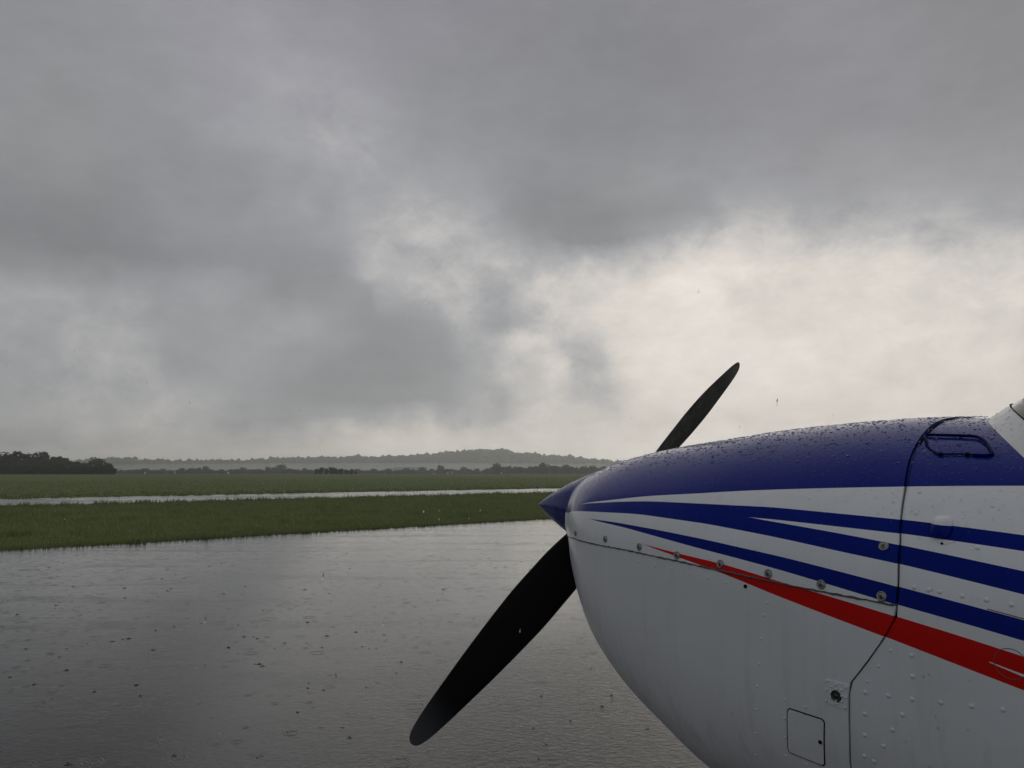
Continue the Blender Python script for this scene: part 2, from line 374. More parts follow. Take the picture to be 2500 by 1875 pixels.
P, p = scatter(150000, -30, 40, 15.45, 36.3, 1.6)                    # the strip beyond the apron
hh = .04 + .08 * rng.random(len(P)); addg(P, hh, .004 + .004 * rng.random(len(P)) + np.linalg.norm(P[:, :2], axis=1) * .00025)
P, p = scatter(45000, -25, 35, 15.44, 16.1)                           # thick rank edge
addg(P, .03 + .05 * rng.random(len(P)) ** 2, .004 + .004 * rng.random(len(P)), .7)
P, p = scatter(26000, -30, 60, 15.4, 36.3, 1, 45)                     # taller clumps
addg(P, .08 + .10 * rng.random(len(P)), .006 + .005 * rng.random(len(P)), .6)
P, p = scatter(30000, -40, 110, 34.8, 36.5, 1, 18)                    # fringe on the near side of the taxiway
addg(P, .06 + .20 * rng.random(len(P)) ** 4, .014 + .010 * rng.random(len(P)), .6)
P, p = scatter(26000, -50, 160, 47.1, 56, 2, 14)
addg(P, .06 + .15 * rng.random(len(P)) ** 3, .02 + .02 * rng.random(len(P)), .6)
P, p = scatter(60000, -60, 200, 48, 120, 1.4)
addg(P, .04 + .05 * rng.random(len(P)), .03 + .03 * rng.random(len(P)), .6)
link('grass', mesh_from('grass', np.concatenate(GV), np.concatenate(GF)), M_blade, kind='stuff',
     label='dark green wet grass between the apron, the taxiway and the field', cat='grass')

# ---- crowns left by rain drops striking the apron
prof = [(.0015, -.001), (.005, -.0015), (.009, .004), (.0105, .0065), (.012, .003), (.016, .0004), (.022, .0012), (.027, .0003)]
cv, cf = lathe(prof, 10)
cv = np.array(cv); cf = np.array(cf)
ns = 380
SV = []; SF = []
q = 0
while q < ns:
    y = 1.9 + 12 * rng.random() ** 1.2; x = (-.72 + 1.3 * rng.random()) * y
    if x * PD[0] + y * PD[1] > 15.2 or (x > .25 and abs(math.hypot(x - .8, y - 1.9)) < .2): continue
    s_ = .3 + .45 * rng.random() ** 2
    v = cv * s_; v[:, 2] *= .25 + .4 * rng.random()
    v = v + rng.normal(0, .0013 * s_, v.shape); v[:, 2] += .002
    SV.append(v + [x, y, 0]); SF.append(cf + q * len(cv)); q += 1
M_water, t, b = material('rain_water')
b.inputs['Base Color'].default_value = (.03, .03, .03, 1); b.inputs['IOR'].default_value = 1.333; b.inputs['Roughness'].default_value = .06
tc = t.node('ShaderNodeNewGeometry').outputs['Position']; t.put(b.inputs['Normal'], t.bump(t.noise(tc, 200, 2), .2, .001))
link('splashes', mesh_from('splashes', np.concatenate(SV), np.concatenate(SF), True), M_water, kind='stuff',
     label='small crowns of water thrown up by rain on the wet apron', cat='splashes')

# ---- hills and woods on them
def px_az(px): return math.atan2((px - 1250) / 1850.0, 1.0)
ridge = [(-900, 1135), (-300, 1132), (0, 1129), (200, 1126), (270, 1121), (319, 1120), (340, 1125), (420, 1127), (500, 1127.5), (600, 1126), (700, 1121), (780, 1119), (840, 1119), (870, 1116),
         (920, 1118), (980, 1115), (1050, 1111), (1100, 1105), (1150, 1101), (1200, 1100), (1235, 1101), (1260, 1107), (1290, 1107), (1330, 1112),
         (1400, 1118), (1450, 1124), (1520, 1129), (1650, 1136), (1900, 1138), (2300, 1133), (3200, 1130)]
def hill_h(a, dist):
    x = 1250 + 1850 * math.tan(max(-1.2, min(1.2, a))); y = np.interp(x, [k[0] for k in ridge], [k[1] for k in ridge])
    return max(0.0, (1157 - y) / 1850 * dist * math.cos(a) - 4.5)
HD = 2000.0
V = []; F = []; NA, NR = 260, 14
for i in range(NA + 1):
    a = -1.25 + 2.5 * i / NA
    for j in range(NR + 1):
        f = j / NR; d = HD - 420 + 560 * f
        prof_ = math.sin(min(1, f / .75) * math.pi / 2) ** 1.6 if f < .75 else math.cos((f - .75) / .25 * math.pi / 2)
        hgt = hill_h(a, HD) * prof_ - .3
        V.append((d * math.sin(a), d * math.cos(a), hgt + 1.0 * math.sin(a * 90 + j)))
for i in range(NA):
    for j in range(NR):
        k = i * (NR + 1) + j; F.append((k, k + NR + 1, k + NR + 2, k + 1))
M_wood = grassland_mat('hill_woodland_floor', (.030, .042, .018), (.036, .048, .020), (.024, .036, .016))
link('hill', mesh_from('hill', V, F, True), M_wood, kind='structure')

def leaf_mat(name, a_, b_):
    m, t, b = material(name)
    tc = t.node('ShaderNodeTexCoord').outputs['Object']; oi = t.node('ShaderNodeObjectInfo').outputs['Random']
    c = t.mix(t.rng(t.noise(tc, 3.0, 3, .6), .35, .65, 0, 1), a_, b_)
    c = t.mix(t.math('MULTIPLY', oi, .5), c, tuple(x * .7 for x in a_))
    t.put(b.inputs['Base Color'], c); b.inputs['Roughness'].default_value = .7; b.inputs['Specular IOR Level'].default_value = .15
    return m
M_leaf = leaf_mat('leaves', (.028, .046, .018), (.050, .070, .024))
M_leaf2 = leaf_mat('dark_shrub_leaves', (.016, .034, .014), (.030, .052, .020))
M_bark = plain('bark', (.05, .042, .035), .9, bumps=(20, .6, .03))

def leaf_cards(C, size):
    """C: (n,3) centres -> leaf clump cards of three triangles each, bent so none is a plain plane"""
    n = len(C); u = rng.normal(size=(n, 3)); u /= np.linalg.norm(u, axis=1)[:, None]
    w_ = rng.normal(size=(n, 3)); v = np.cross(u, w_); v /= np.linalg.norm(v, axis=1)[:, None]; k = np.cross(u, v)
    s_ = size[:, None]
    P = [C + u * s_, C + v * s_ * .9 + k * s_ * .2, C - u * s_ * .8, C - v * s_ + k * s_ * .3, C + k * s_ * .45]
    V = np.stack(P, 1).reshape(-1, 3); i = np.arange(n)[:, None] * 5
    return V, np.concatenate([i + [0, 1, 4], i + [1, 2, 4], i + [2, 3, 4], i + [3, 0, 4]])

# canopy on the hills: far woods that read as one mass
NC = 11000
bmi = bmesh.new(); bmesh.ops.create_icosphere(bmi, subdivisions=1, radius=1.0); bmi.verts.ensure_lookup_table()
iv = np.array([v.co[:] for v in bmi.verts]); fi = np.array([[v.index for v in f.verts] for f in bmi.faces]); bmi.free()
WV = []; WF = []
for i in range(NC):
    a = -1.0 + 2.0 * rng.random(); f = .12 + .80 * rng.random() ** .7; d = HD - 420 + 560 * f
    prof_ = math.sin(min(1, f / .75) * math.pi / 2) ** 1.6 if f < .75 else math.cos((f - .75) / .25 * math.pi / 2)
    z = hill_h(a, HD) * prof_; r_ = 2.6 + 4.2 * rng.random() ** 2
    v = iv * (1 + .28 * rng.normal(size=(len(iv), 1))) * [r_, r_, r_ * (.8 + .5 * rng.random())] + [d * math.sin(a), d * math.cos(a), z + 1.2 + r_ * .5]
    WV.append(v); WF.append(fi + i * len(iv))
V, F = np.concatenate(WV), np.concatenate(WF)
link('woodland', mesh_from('woodland', V, F), M_leaf, kind='stuff', label='hazy woodland covering the low hills on the horizon', cat='woodland')

def make_tree(seed, spread=.38, base=.12, nclump=22, leaves=60, pointy=.0):
    """unit-height tree: trunk (tapered, forked) + crown of leaf clumps"""
    global rng
    keep = rng; rng = np.random.default_rng(seed)
    tv, tf = tube([(0, 0, -.02), (.01, 0, .2), (0, .01, .45), (.01, .01, .75)], [.035, .026, .018, .006], 7)
    parts = [(tv, tf)]; C = []; S = []
    for k in range(nclump):
        z = base + .04 + (.84 - base) * (k + .5) / nclump; wz = spread * (math.sin(min(1, max(.05, (z - base) / (1 - base))) * math.pi) ** .5) * (1 - pointy * z)
        a = rng.random() * math.tau; r_ = wz * (.35 + .5 * rng.random()); c0 = np.array([r_ * math.cos(a), r_ * math.sin(a), z])
        rr = .12 + .10 * rng.random()
        parts.append(tube([(0, 0, max(.15, z - .3)), (c0[0] * .5, c0[1] * .5, z - .12), tuple(c0)], [.014, .009, .003], 5))
        q = rng.normal(size=(leaves, 3)); q /= np.linalg.norm(q, axis=1)[:, None]
        C.append(c0 + q * rr * (.55 + .5 * rng.random((leaves, 1))) * [1.15, 1.15, .85]); S.append(np.full(leaves, .032) + .022 * rng.random(leaves))
    C = np.concatenate(C); C[:, 2] = np.clip(C[:, 2], base * .6, 1.03)
    V, F = leaf_cards(C, np.concatenate(S)); rng = keep
    v, f = merge(*parts)
    return mesh_from('trunk', v, f, True), mesh_from('crown', V, F)
KINDS = [make_tree(11, .36, .04), make_tree(12, .30, .06, 20), make_tree(13, .42, .02, 24), make_tree(14, .26, .05, 20, 55, .45), make_tree(15, .50, .0, 26)]
def tree(px, top, dist, kind, label, group=None, mat=M_leaf, sx=1., name='tree', cat='tree'):
    hgt = (1157 - top) / 1850 * dist + .25
    az = math.atan((px - 1250) / 1850.0); d = dist / math.cos(az)
    root = link(name, None, label=label, cat=cat, group=group); root.location = (d * math.sin(az), d * math.cos(az), float(gz(d * math.sin(az), d * math.cos(az))) - .05)
    s_ = hgt; root.scale = (s_ * sx, s_ * sx, s_); root.rotation_euler = (0, 0, random.random() * 6)
    tm, cm = KINDS[kind]
    if not tm.materials: tm.materials.append(M_bark)
    if not cm.materials: cm.materials.append(M_leaf)
    link('trunk', tm, parent=root)
    c = link('crown', cm, parent=root)
    if mat is not M_leaf: c.material_slots[0].link = 'OBJECT'; c.material_slots[0].material = mat
    return root
# the dense group on the left
for px, top, dist, k, lb in [
        (54, 1100, 300, 1, 'tallest dark tree of the dense group at far left'),
        (105, 1103, 305, 0, 'second tallest dark tree, just right of the tallest in the left group'),
        (15, 1107, 298, 2, 'dark broad tree cut near the left edge of the picture'),
        (156, 1113, 300, 1, 'mid-height dark tree in the middle of the left group'),
        (136, 1115, 310, 0, 'dark tree squeezed between the second tallest and the middle of the left group'),
        (242, 1119, 300, 2, 'bushy round dark tree near the right end of the left group'),
        (195, 1127, 306, 0, 'lower dark tree in the dip of the left group'),
        (219, 1130, 300, 4, 'lowest dark tree just left of the bushy one near the group end'),
        (268, 1131, 298, 4, 'drooping dark tree at the right end of the left group'),
        (284, 1146, 296, 4, 'low dark shrub ending the left tree group')]:
    tree(px, top, dist, k, lb, 'dense trees at far left', sx=1.15)
lab_l = 'dark tree filling in the back of the dense left group'
for px, top in [(-140, 1104), (-90, 1110), (-50, 1100), (-15, 1108), (33, 1111), (78, 1110), (88, 1124), (122, 1122), (176, 1124), (205, 1133), (256, 1134), (45, 1130), (145, 1132), (232, 1138)]:
    tree(px, top, 318 + 8 * random.random(), random.choice([0, 1, 2]), lab_l, 'trees behind the left group', sx=1.25)
def mass(name, items, mat, label, cat):
    V = []; F = []; o = 0
    for px, top, dist, kind, sx in items:
        me = KINDS[kind][1]; co = np.empty(len(me.vertices) * 3); me.vertices.foreach_get('co', co); co = co.reshape(-1, 3)
        fa = np.empty(len(me.loops), dtype=np.int64); me.loops.foreach_get('vertex_index', fa)
        h_ = (1157 - top) / 1850 * dist + .25; az = math.atan((px - 1250) / 1850.0); a = random.random() * 6; x, y = dist * math.sin(az), dist * math.cos(az)
        c = co * [h_ * sx, h_ * sx, h_]; c = np.stack([c[:, 0] * math.cos(a) - c[:, 1] * math.sin(a) + x, c[:, 0] * math.sin(a) + c[:, 1] * math.cos(a) + y, c[:, 2] + float(gz(x, y)) - .05], 1)
        V.append(c); F.append(fa.reshape(-1, 3) + o); o += len(c)
    return link(name, mesh_from(name, np.concatenate(V), np.concatenate(F)), mat, kind='stuff', label=label, cat=cat)
mass('undergrowth', [(-150 + i * 13.0, 1139 + 5 * random.random(), 290 + 4 * random.random(), 4, 1.5) for i in range(34)], M_leaf, 'dark undergrowth along the foot of the left tree group', 'undergrowth')
# the hazy line across the middle
lab_m = 'hazy grey-green tree in the line across the far side of the field'
mids = [(335, 1149), (352, 1147), (373, 1148), (403, 1144), (425, 1150), (445, 1152), (491, 1141), (507, 1138), (529, 1149), (552, 1150), (570, 1145), (597, 1140), (615, 1146), (634, 1147), (658, 1139), (675, 1141), (690, 1134),
        (706, 1145), (722, 1147), (747, 1142), (765, 1147), (903, 1151), (925, 1152), (951, 1150), (975, 1147), (995, 1142), (1012, 1147), (1032, 1140), (1055, 1144), (1076, 1135), (1095, 1144), (1110, 1147), (1131, 1140),
        (1150, 1147), (1165, 1143), (1188, 1145), (1203, 1142), (1215, 1132), (1242, 1137), (1256, 1142), (1270, 1140), (1293, 1139), (1310, 1138), (1327, 1129), (1341, 1137), (1354, 1137), (1378, 1135), (1392, 1139), (1405, 1140), (1425, 1138), (1446, 1137), (1470, 1139), (1500, 1140), (1540, 1141), (1590, 1140), (1650, 1141)]
names_m = {507: 'hazy pointed tree standing above its neighbours, left of centre in the far tree line', 690: 'tallest hazy tree left of the dark shrubs in the far tree line',
           1076: 'round-topped hazy tree standing highest below the rising hill', 1327: 'tallest hazy tree of the far line, near the aircraft nose',
           1215: 'hazy broad tree under the crest of the hill'}
def zone_m(px):
    if px < 765: return 'hazy tree in the far line between the left wood and the dark thicket', 'far tree line left of the thicket'
    if px < 1190: return 'hazy tree in the far line between the dark thicket and the hill crest', 'far tree line right of the thicket'
    return 'hazy tree in the taller far belt that runs behind the aircraft nose', 'far tree belt by the aircraft nose'
for px, top in mids:
    tree(px, top, (560 if px > 1180 else 640) + 60 * random.random(), 3 if px == 507 else random.choice([0, 1, 2, 1, 2]), names_m.get(px, zone_m(px)[0]), zone_m(px)[1], sx=1.3)
mass('hedgerow', [((px := 300 + i * 9.0 + random.uniform(-4, 4)), 1149 - 5 * random.random() ** 2 - (5 if px > 1180 else 0), 620 + 60 * random.random(), random.choice([2, 4]), 1.7) for i in range(150)],
     M_leaf, 'low hazy hedgerow along the foot of the far tree line', 'hedgerow')
# dark shrubs in the middle of the field edge
for i, (px, top) in enumerate([(776, 1145), (787, 1141), (799, 1143), (812, 1140), (823, 1143), (835, 1144), (848, 1147), (860, 1146), (871, 1150)]):
    tree(px, top, 330 + 5 * random.random(), 4, 'dark green shrub of the compact thicket standing out in the field', 'dark thicket in the field', mat=M_leaf2, sx=.95, name='shrub', cat='shrub')

# ---- a low bank of mist lying between the far tree line and the hills
bmm = bmesh.new(); bmesh.ops.create_icosphere(bmm, subdivisions=4, radius=1.0); me = bpy.data.meshes.new('mist')
bmm.transform(Matrix.Translation((-190, 1240, 10.2)) @ Matrix.Diagonal((620, 240, 8.6, 1))); bmm.to_mesh(me); bmm.free()
mm_ = bpy.data.materials.new('mist'); mm_.use_nodes = True; t = NT(mm_.node_tree); t.n.clear()
pv = t.node('ShaderNodeVolumePrincipled'); pv.inputs['Color'].default_value = (.93, .94, .93, 1); pv.inputs['Density'].default_value = .0015; pv.inputs['Anisotropy'].default_value = .6
t.l.new(pv.outputs[0], t.node('ShaderNodeOutputMaterial').inputs['Volume'])
link('mist', me, mm_, kind='stuff', label='pale low mist lying between the far trees and the hills', cat='mist')

# ---- low shed with a bluish roof far off
shed = link('farm_shed', None, label='long low farm shed with pale bluish roof in front of the hill', cat='shed'); az = px_az(1003); shed.location = (760 * math.sin(az), 760 * math.cos(az), 1.1); shed.rotation_euler = (0, 0, -az * .5)
M_wall = plain('shed_wall', (.30, .30, .28), .8); M_roofb = plain('shed_roof', (.16, .22, .30), .5)
link('wall', mesh_from('wall', *box(-16, 16, -5, 5, -.5, 4.2)), M_wall, shed)
link('roof', mesh_from('roof', [(-16.6, -5.6, 4.2), (16.6, -5.6, 4.2), (16.6, 0, 6.6), (-16.6, 0, 6.6), (16.6, 5.6, 4.2), (-16.6, 5.6, 4.2)], [(0, 1, 2, 3), (3, 2, 4, 5), (0, 3, 5), (1, 4, 2), (0, 5, 4, 1)]), M_roofb, shed)

# ---- white runway-edge markers in the field and the blue light by the taxiway
M_white = plain('marker_white', (.75, .76, .74), .5); M_blue = plain('light_blue', (.02, .04, .45), .3); M_grey = plain('post_grey', (.25, .25, .25), .5, .6)
def marker(px, dist, hgt, label):
    az = px_az(px); r_ = link('runway_marker', None, label=label, cat='marker', group='white markers along the runway edge')
    r_.location = (dist * math.tan(az), dist, float(gz(dist * math.tan(az), dist)))
    v, f = lathe([(.0, hgt), (.06 * hgt, hgt * .98), (.16 * hgt, hgt * .8), (.28 * hgt, hgt * .25), (.30 * hgt, hgt * .2)], 14)
    link('hood', mesh_from('hood', v, f, True), M_white, r_)
    v, f = lathe([(.18 * hgt, hgt * .2), (.18 * hgt, .03), (.34 * hgt, .03), (.34 * hgt, 0), (0, 0)], 14)
    link('base', mesh_from('base', v, f), M_grey, r_)
marker(360, 285, .95, 'white marker in the field before the low trees, leftmost of the four')
marker(562, 280, 1.0, 'white marker in the field left of the dark thicket, second from left')
marker(1094, 300, .85, 'white marker in the field below the rising hill, third from left')
marker(1224, 310, .8, 'white marker in the field nearest the aircraft nose, rightmost of the four')
az = px_az(1311); bl = link('taxiway_light', None, label='small blue taxiway edge light on the wet strip beside the spinner', cat='light'); bl.location = (57 * math.tan(az), 57, 0)
link('stem', mesh_from('stem', *lathe([(0, .26), (.02, .26), (.02, .02), (.09, .02), (.09, 0)], 12)), M_grey, bl)
link('lens', mesh_from('lens', *lathe([(0, .42), (.04, .41), (.075, .34), (.08, .27), (0, .26)], 14), True), M_blue, bl)

# ================================================================== THE AIRCRAFT
# local frame: x back from the propeller disc, y to starboard, z up (the nose sits 2.3 degrees high)
_A, _E = R(41.816), R(2.308)
nv = Vector((-math.sin(_A) * math.cos(_E), math.cos(_A) * math.cos(_E), math.sin(_E)))
sv = Vector((math.cos(_A), math.sin(_A), 0)); uv = sv.cross(nv)
HUB = Vector((.32594, 2.49713, CAM_H - .12192))
plane = link('light_aircraft', None, label='white, blue and red light aircraft with black two-blade propeller parked on the wet apron', cat='aircraft')
Mx = Matrix(((-nv.x, sv.x, uv.x, HUB.x), (-nv.y, sv.y, uv.y, HUB.y), (-nv.z, sv.z, uv.z, HUB.z), (0, 0, 0, 1)))
plane.matrix_world = Mx
def ground_z(x, y=0): return -(HUB.z - x * nv.z) / uv.z

TK = [.05, .09, .16, .3, .5, .75, 1.05, 1.4, 1.9, 2.6, 3.6, 4.8, 6.2]
TOP = [.1358, .1524, .1752, .2077, .2393, .272, .2904, .2903, .28, .26, .23, .20, .17]
BOT = [-.1257, -.2031, -.2922, -.4102, -.504, -.573, -.5744, -.5654, -.5533, -.52, -.38, -.22, -.04]
WID = [.2666, .3015, .366, .4651, .5436, .6015, .6356, .6533, .66, .62, .45, .26, .07]
NTO = [2.5482, 2.3828, 2.2379, 2.1302, 2.0809, 2.1132, 2.1525, 2.1524, 2.1555, 2.15, 2.1, 2.1, 2.1]
NBO = [2.229, 2.472, 2.7244, 2.9628, 3.0891, 3.1989, 3.1392, 3.0034, 2.8458, 2.7, 2.4, 2.2, 2.1]
CEN = [-.02, -.02, -.02, -.03, -.04, -.06, -.08, -.1, -.1, -.08, 0, .04, .08]
def pchip(xk, yk, x):
    n = len(xk); h = [xk[i + 1] - xk[i] for i in range(n - 1)]; d = [(yk[i + 1] - yk[i]) / h[i] for i in range(n - 1)]
    i = 0
    while i < n - 2 and x > xk[i + 1]: i += 1
    def mm(j):
        if j == 0: return d[0]
        if j == n - 1: return d[-1]
        if d[j - 1] * d[j] <= 0: return 0.
        w1 = 2 * h[j] + h[j - 1]; w2 = h[j] + 2 * h[j - 1]; return (w1 + w2) / (w1 / d[j - 1] + w2 / d[j])
    s = (x - xk[i]) / h[i]
    return (2*s**3-3*s**2+1)*yk[i] + (s**3-2*s**2+s)*h[i]*mm(i) + (-2*s**3+3*s**2)*yk[i+1] + (s**3-s**2)*h[i]*mm(i+1)
_cache = {}
def sec(t):
    k = round(t, 5)
    if k not in _cache: _cache[k] = tuple(pchip(TK, K, max(.05, t)) for K in (TOP, BOT, WID, CEN, NTO, NBO))
    return _cache[k]
def side(t, u):
    T, B, W, C, N1, N2 = sec(t); hh, N = ((T - C), N1) if u >= C else ((C - B), N2)
    return W * max(0., 1 - min(1., abs(u - C) / hh) ** N) ** (1 / N)
def arc(t, u0, u1, n):
    """n+1 points (v,u) equally spaced along the section between heights u0 (upper) and u1"""
    T, B, W, C, N1, N2 = sec(t)
    def pt(th):
        s, c = math.sin(th), math.cos(th); up = th <= math.pi / 2; N = N1 if up else N2; hh = (T - C) if up else (C - B)
        return (W * abs(s) ** (2 / N), C + math.copysign(abs(c) ** (2 / N) * hh, c))
    m = 260; P = [pt(math.pi * i / m) for i in range(m + 1)]
    P = np.array(P); ua = P[:, 1]; L = np.concatenate([[0], np.cumsum(np.hypot(*np.diff(P, axis=0).T))])
    f = lambda u: float(np.interp(-u, -ua, L))
    l0, l1 = f(u0), f(u1); ls = np.linspace(l0, l1, n + 1)
    return np.stack([np.interp(ls, L, P[:, 0]), np.interp(ls, L, P[:, 1])], 1)

# paint lines, joints and fixings measured on the port side: (station, height)
B1 = [(0.224, 0.051), (0.3936, 0.0739), (0.5354, 0.0929), (0.6864, 0.1084), (0.7819, 0.1186), (0.8746, 0.1271), (0.9969, 0.1369), (1.1061, 0.1448), (1.1961, 0.1505), (1.28, 0.1551)]
B2 = [(0.224, 0.051), (0.3484, 0.0637), (0.4648, 0.0754), (0.5458, 0.0817), (0.7012, 0.0883), (0.7992, 0.0916), (0.893, 0.0942), (1.0164, 0.0933), (1.1257, 0.0917), (1.2149, 0.0883), (1.2969, 0.0842)]
B3 = [(0.8307, 0.0722), (0.9023, 0.0728), (1.0236, 0.0718), (1.1263, 0.0702), (1.2195, 0.0664), (1.3004, 0.0623)]
B4 = [(0.8307, 0.0722), (0.904, 0.0683), (1.0268, 0.0609), (1.1303, 0.0526), (1.2233, 0.0437), (1.3037, 0.0354)]
B5 = [(0.0597, 0.0107), (0.2509, 0.0343), (0.3679, 0.0429), (0.5674, 0.0523), (0.7215, 0.0513), (0.8195, 0.0474), (0.9127, 0.042), (1.0336, 0.0323), (1.1335, 0.024), (1.2272, 0.0137), (1.3063, 0.0043)]
B6 = [(0.3114, 0.0226), (0.478, 0.0268), (0.5809, 0.0261), (0.7325, 0.0218), (0.8288, 0.0164), (0.9202, 0.0107), (1.039, 0.0), (1.1357, -0.0101), (1.2299, -0.0205), (1.308, -0.0296)]
B7 = [(0.3114, 0.0226), (0.4765, 0.0195), (0.5856, 0.0137), (0.7376, 0.0029), (0.8331, -0.0042), (0.9238, -0.0122), (1.0416, -0.0257), (1.1376, -0.0376), (1.231, -0.0478), (1.3085, -0.0574)]
B8 = [(0.5548, -0.0076), (0.6564, -0.0127), (0.7974, -0.0193), (0.9259, -0.0323), (1.0428, -0.0448), (1.135, -0.0556), (1.2312, -0.0675), (1.3083, -0.0786)]
B9 = [(0.5548, -0.0076), (0.6796, -0.0209), (0.785, -0.0344), (0.9272, -0.0585), (1.0433, -0.0779), (1.1177, -0.0902), (1.2305, -0.1104), (1.3072, -0.1244)]
BW = [(1.2653, -0.0959), (1.3077, -0.1044)]
seam = [(1.0578, 0.2863), (1.0597, 0.2731), (1.0711, 0.2486), (1.0784, 0.2298), (1.0875, 0.2015), (1.1006, 0.1659), (1.1104, 0.1382), (1.1288, 0.0564), (1.1362, -0.009), (1.135, -0.0556), (1.1177, -0.0899), (1.0853, -0.1404), (1.0569, -0.1799), (1.0556, -0.2131), (1.0527, -0.2652), (1.0482, -0.3167)]
split = [(0.143, -0.0478), (0.2236, -0.0386), (0.5145, -0.0287), (0.6912, -0.0292), (0.7483, -0.031), (0.9638, -0.0362), (1.0294, -0.037), (1.0989, -0.0378), (1.1345, -0.0384)]
fast = [(0.2489, -0.0213), (0.4246, -0.0151), (0.5594, -0.0159), (0.6803, -0.0179), (0.7955, -0.0198), (0.9042, -0.0222), (1.0086, -0.0254), (1.1121, -0.0283), (1.1051, 0.0481)]
handle = [(1.0784, 0.2401), (1.0919, 0.2395), (1.1257, 0.2385), (1.1641, 0.2369), (1.1793, 0.2326), (1.195, 0.2242), (1.2066, 0.2141), (1.214, 0.2072), (1.2126, 0.2038), (1.1962, 0.2029), (1.1692, 0.2048), (1.1338, 0.2041), (1.1164, 0.2105), (1.1008, 0.2199), (1.0874, 0.232)]
fair = [(1.1374, 0.2747), (1.179, 0.2507), (1.2055, 0.2349), (1.228, 0.2205), (1.2465, 0.2094), (1.2636, 0.1997)]
scoop = [(1.1856, 0.0882), (1.1674, 0.09), (1.2014, 0.0896), (1.1816, 0.1031), (1.1894, 0.0718), (1.2156, 0.09), (1.17, 0.1087), (1.19, 0.0641)]
access = [(0.9412, -0.2505), (1.0094, -0.2508), (1.0001, -0.3322), (0.932, -0.3308), (1.0014, -0.2902)]
plate = [(1.0156, -0.1804), (1.056, -0.1801), (1.0519, -0.2217), (1.0139, -0.2197), (1.0345, -0.2029)]
riv = [(1.1341, 0.1392), (1.141, 0.1055), (1.2404, 0.0621), (1.1591, -0.0067), (1.1804, -0.0075), (1.1962, -0.0077), (1.2278, -0.0087), (1.2603, -0.0093), (1.2918, -0.0107), (1.157, -0.1103), (1.1578, -0.1417), (1.0828, -0.1849), (1.1199, -0.1806), (1.1564, -0.1761), (1.1981, -0.1699), (1.24, -0.1637), (1.2806, -0.1577), (1.0809, -0.2202), (1.1405, -0.204), (1.0781, -0.2551), (1.1243, -0.2325), (1.1077, -0.263), (1.0741, -0.2906), (1.0893, -0.2941)]
small = [(1.125, -0.11), (1.1058, -0.1384), (1.0865, -0.1666), (0.9346, -0.2377), (0.9754, -0.2385), (0.9319, -0.2712), (0.928, -0.306), (0.9243, -0.3419), (0.9645, -0.3434), (0.9037, -0.0735), (0.8965, -0.0975), (0.8898, -0.1408), (0.884, -0.1863), (0.8783, -0.2287), (0.8725, -0.2726), (0.8643, -0.32), (0.8545, -0.3657), (0.2621, -0.057), (0.4488, -0.049), (0.5056, -0.0497), (0.5593, -0.0481), (0.6142, -0.0496), (0.6646, -0.0479), (0.7142, -0.0494), (0.7642, -0.0505), (0.8096, -0.053)]
tiny = [(1.0185, -0.1826), (1.0353, -0.1839), (1.0519, -0.1845), (1.0257, -0.1901), (1.035, -0.1917), (1.0167, -0.1978), (1.0254, -0.1991), (1.0443, -0.2003), (1.0506, -0.2008), (1.025, -0.2081), (1.0159, -0.2158), (1.0344, -0.2111), (1.0444, -0.2095), (1.0342, -0.2156), (1.0487, -0.2176), (1.0447, -0.1907)]
screw = [(0.8557, -0.0523)]

paint_ext = 0.0
def ext(c, tail):     # continue a paint line to the tail
    return c + [tail]
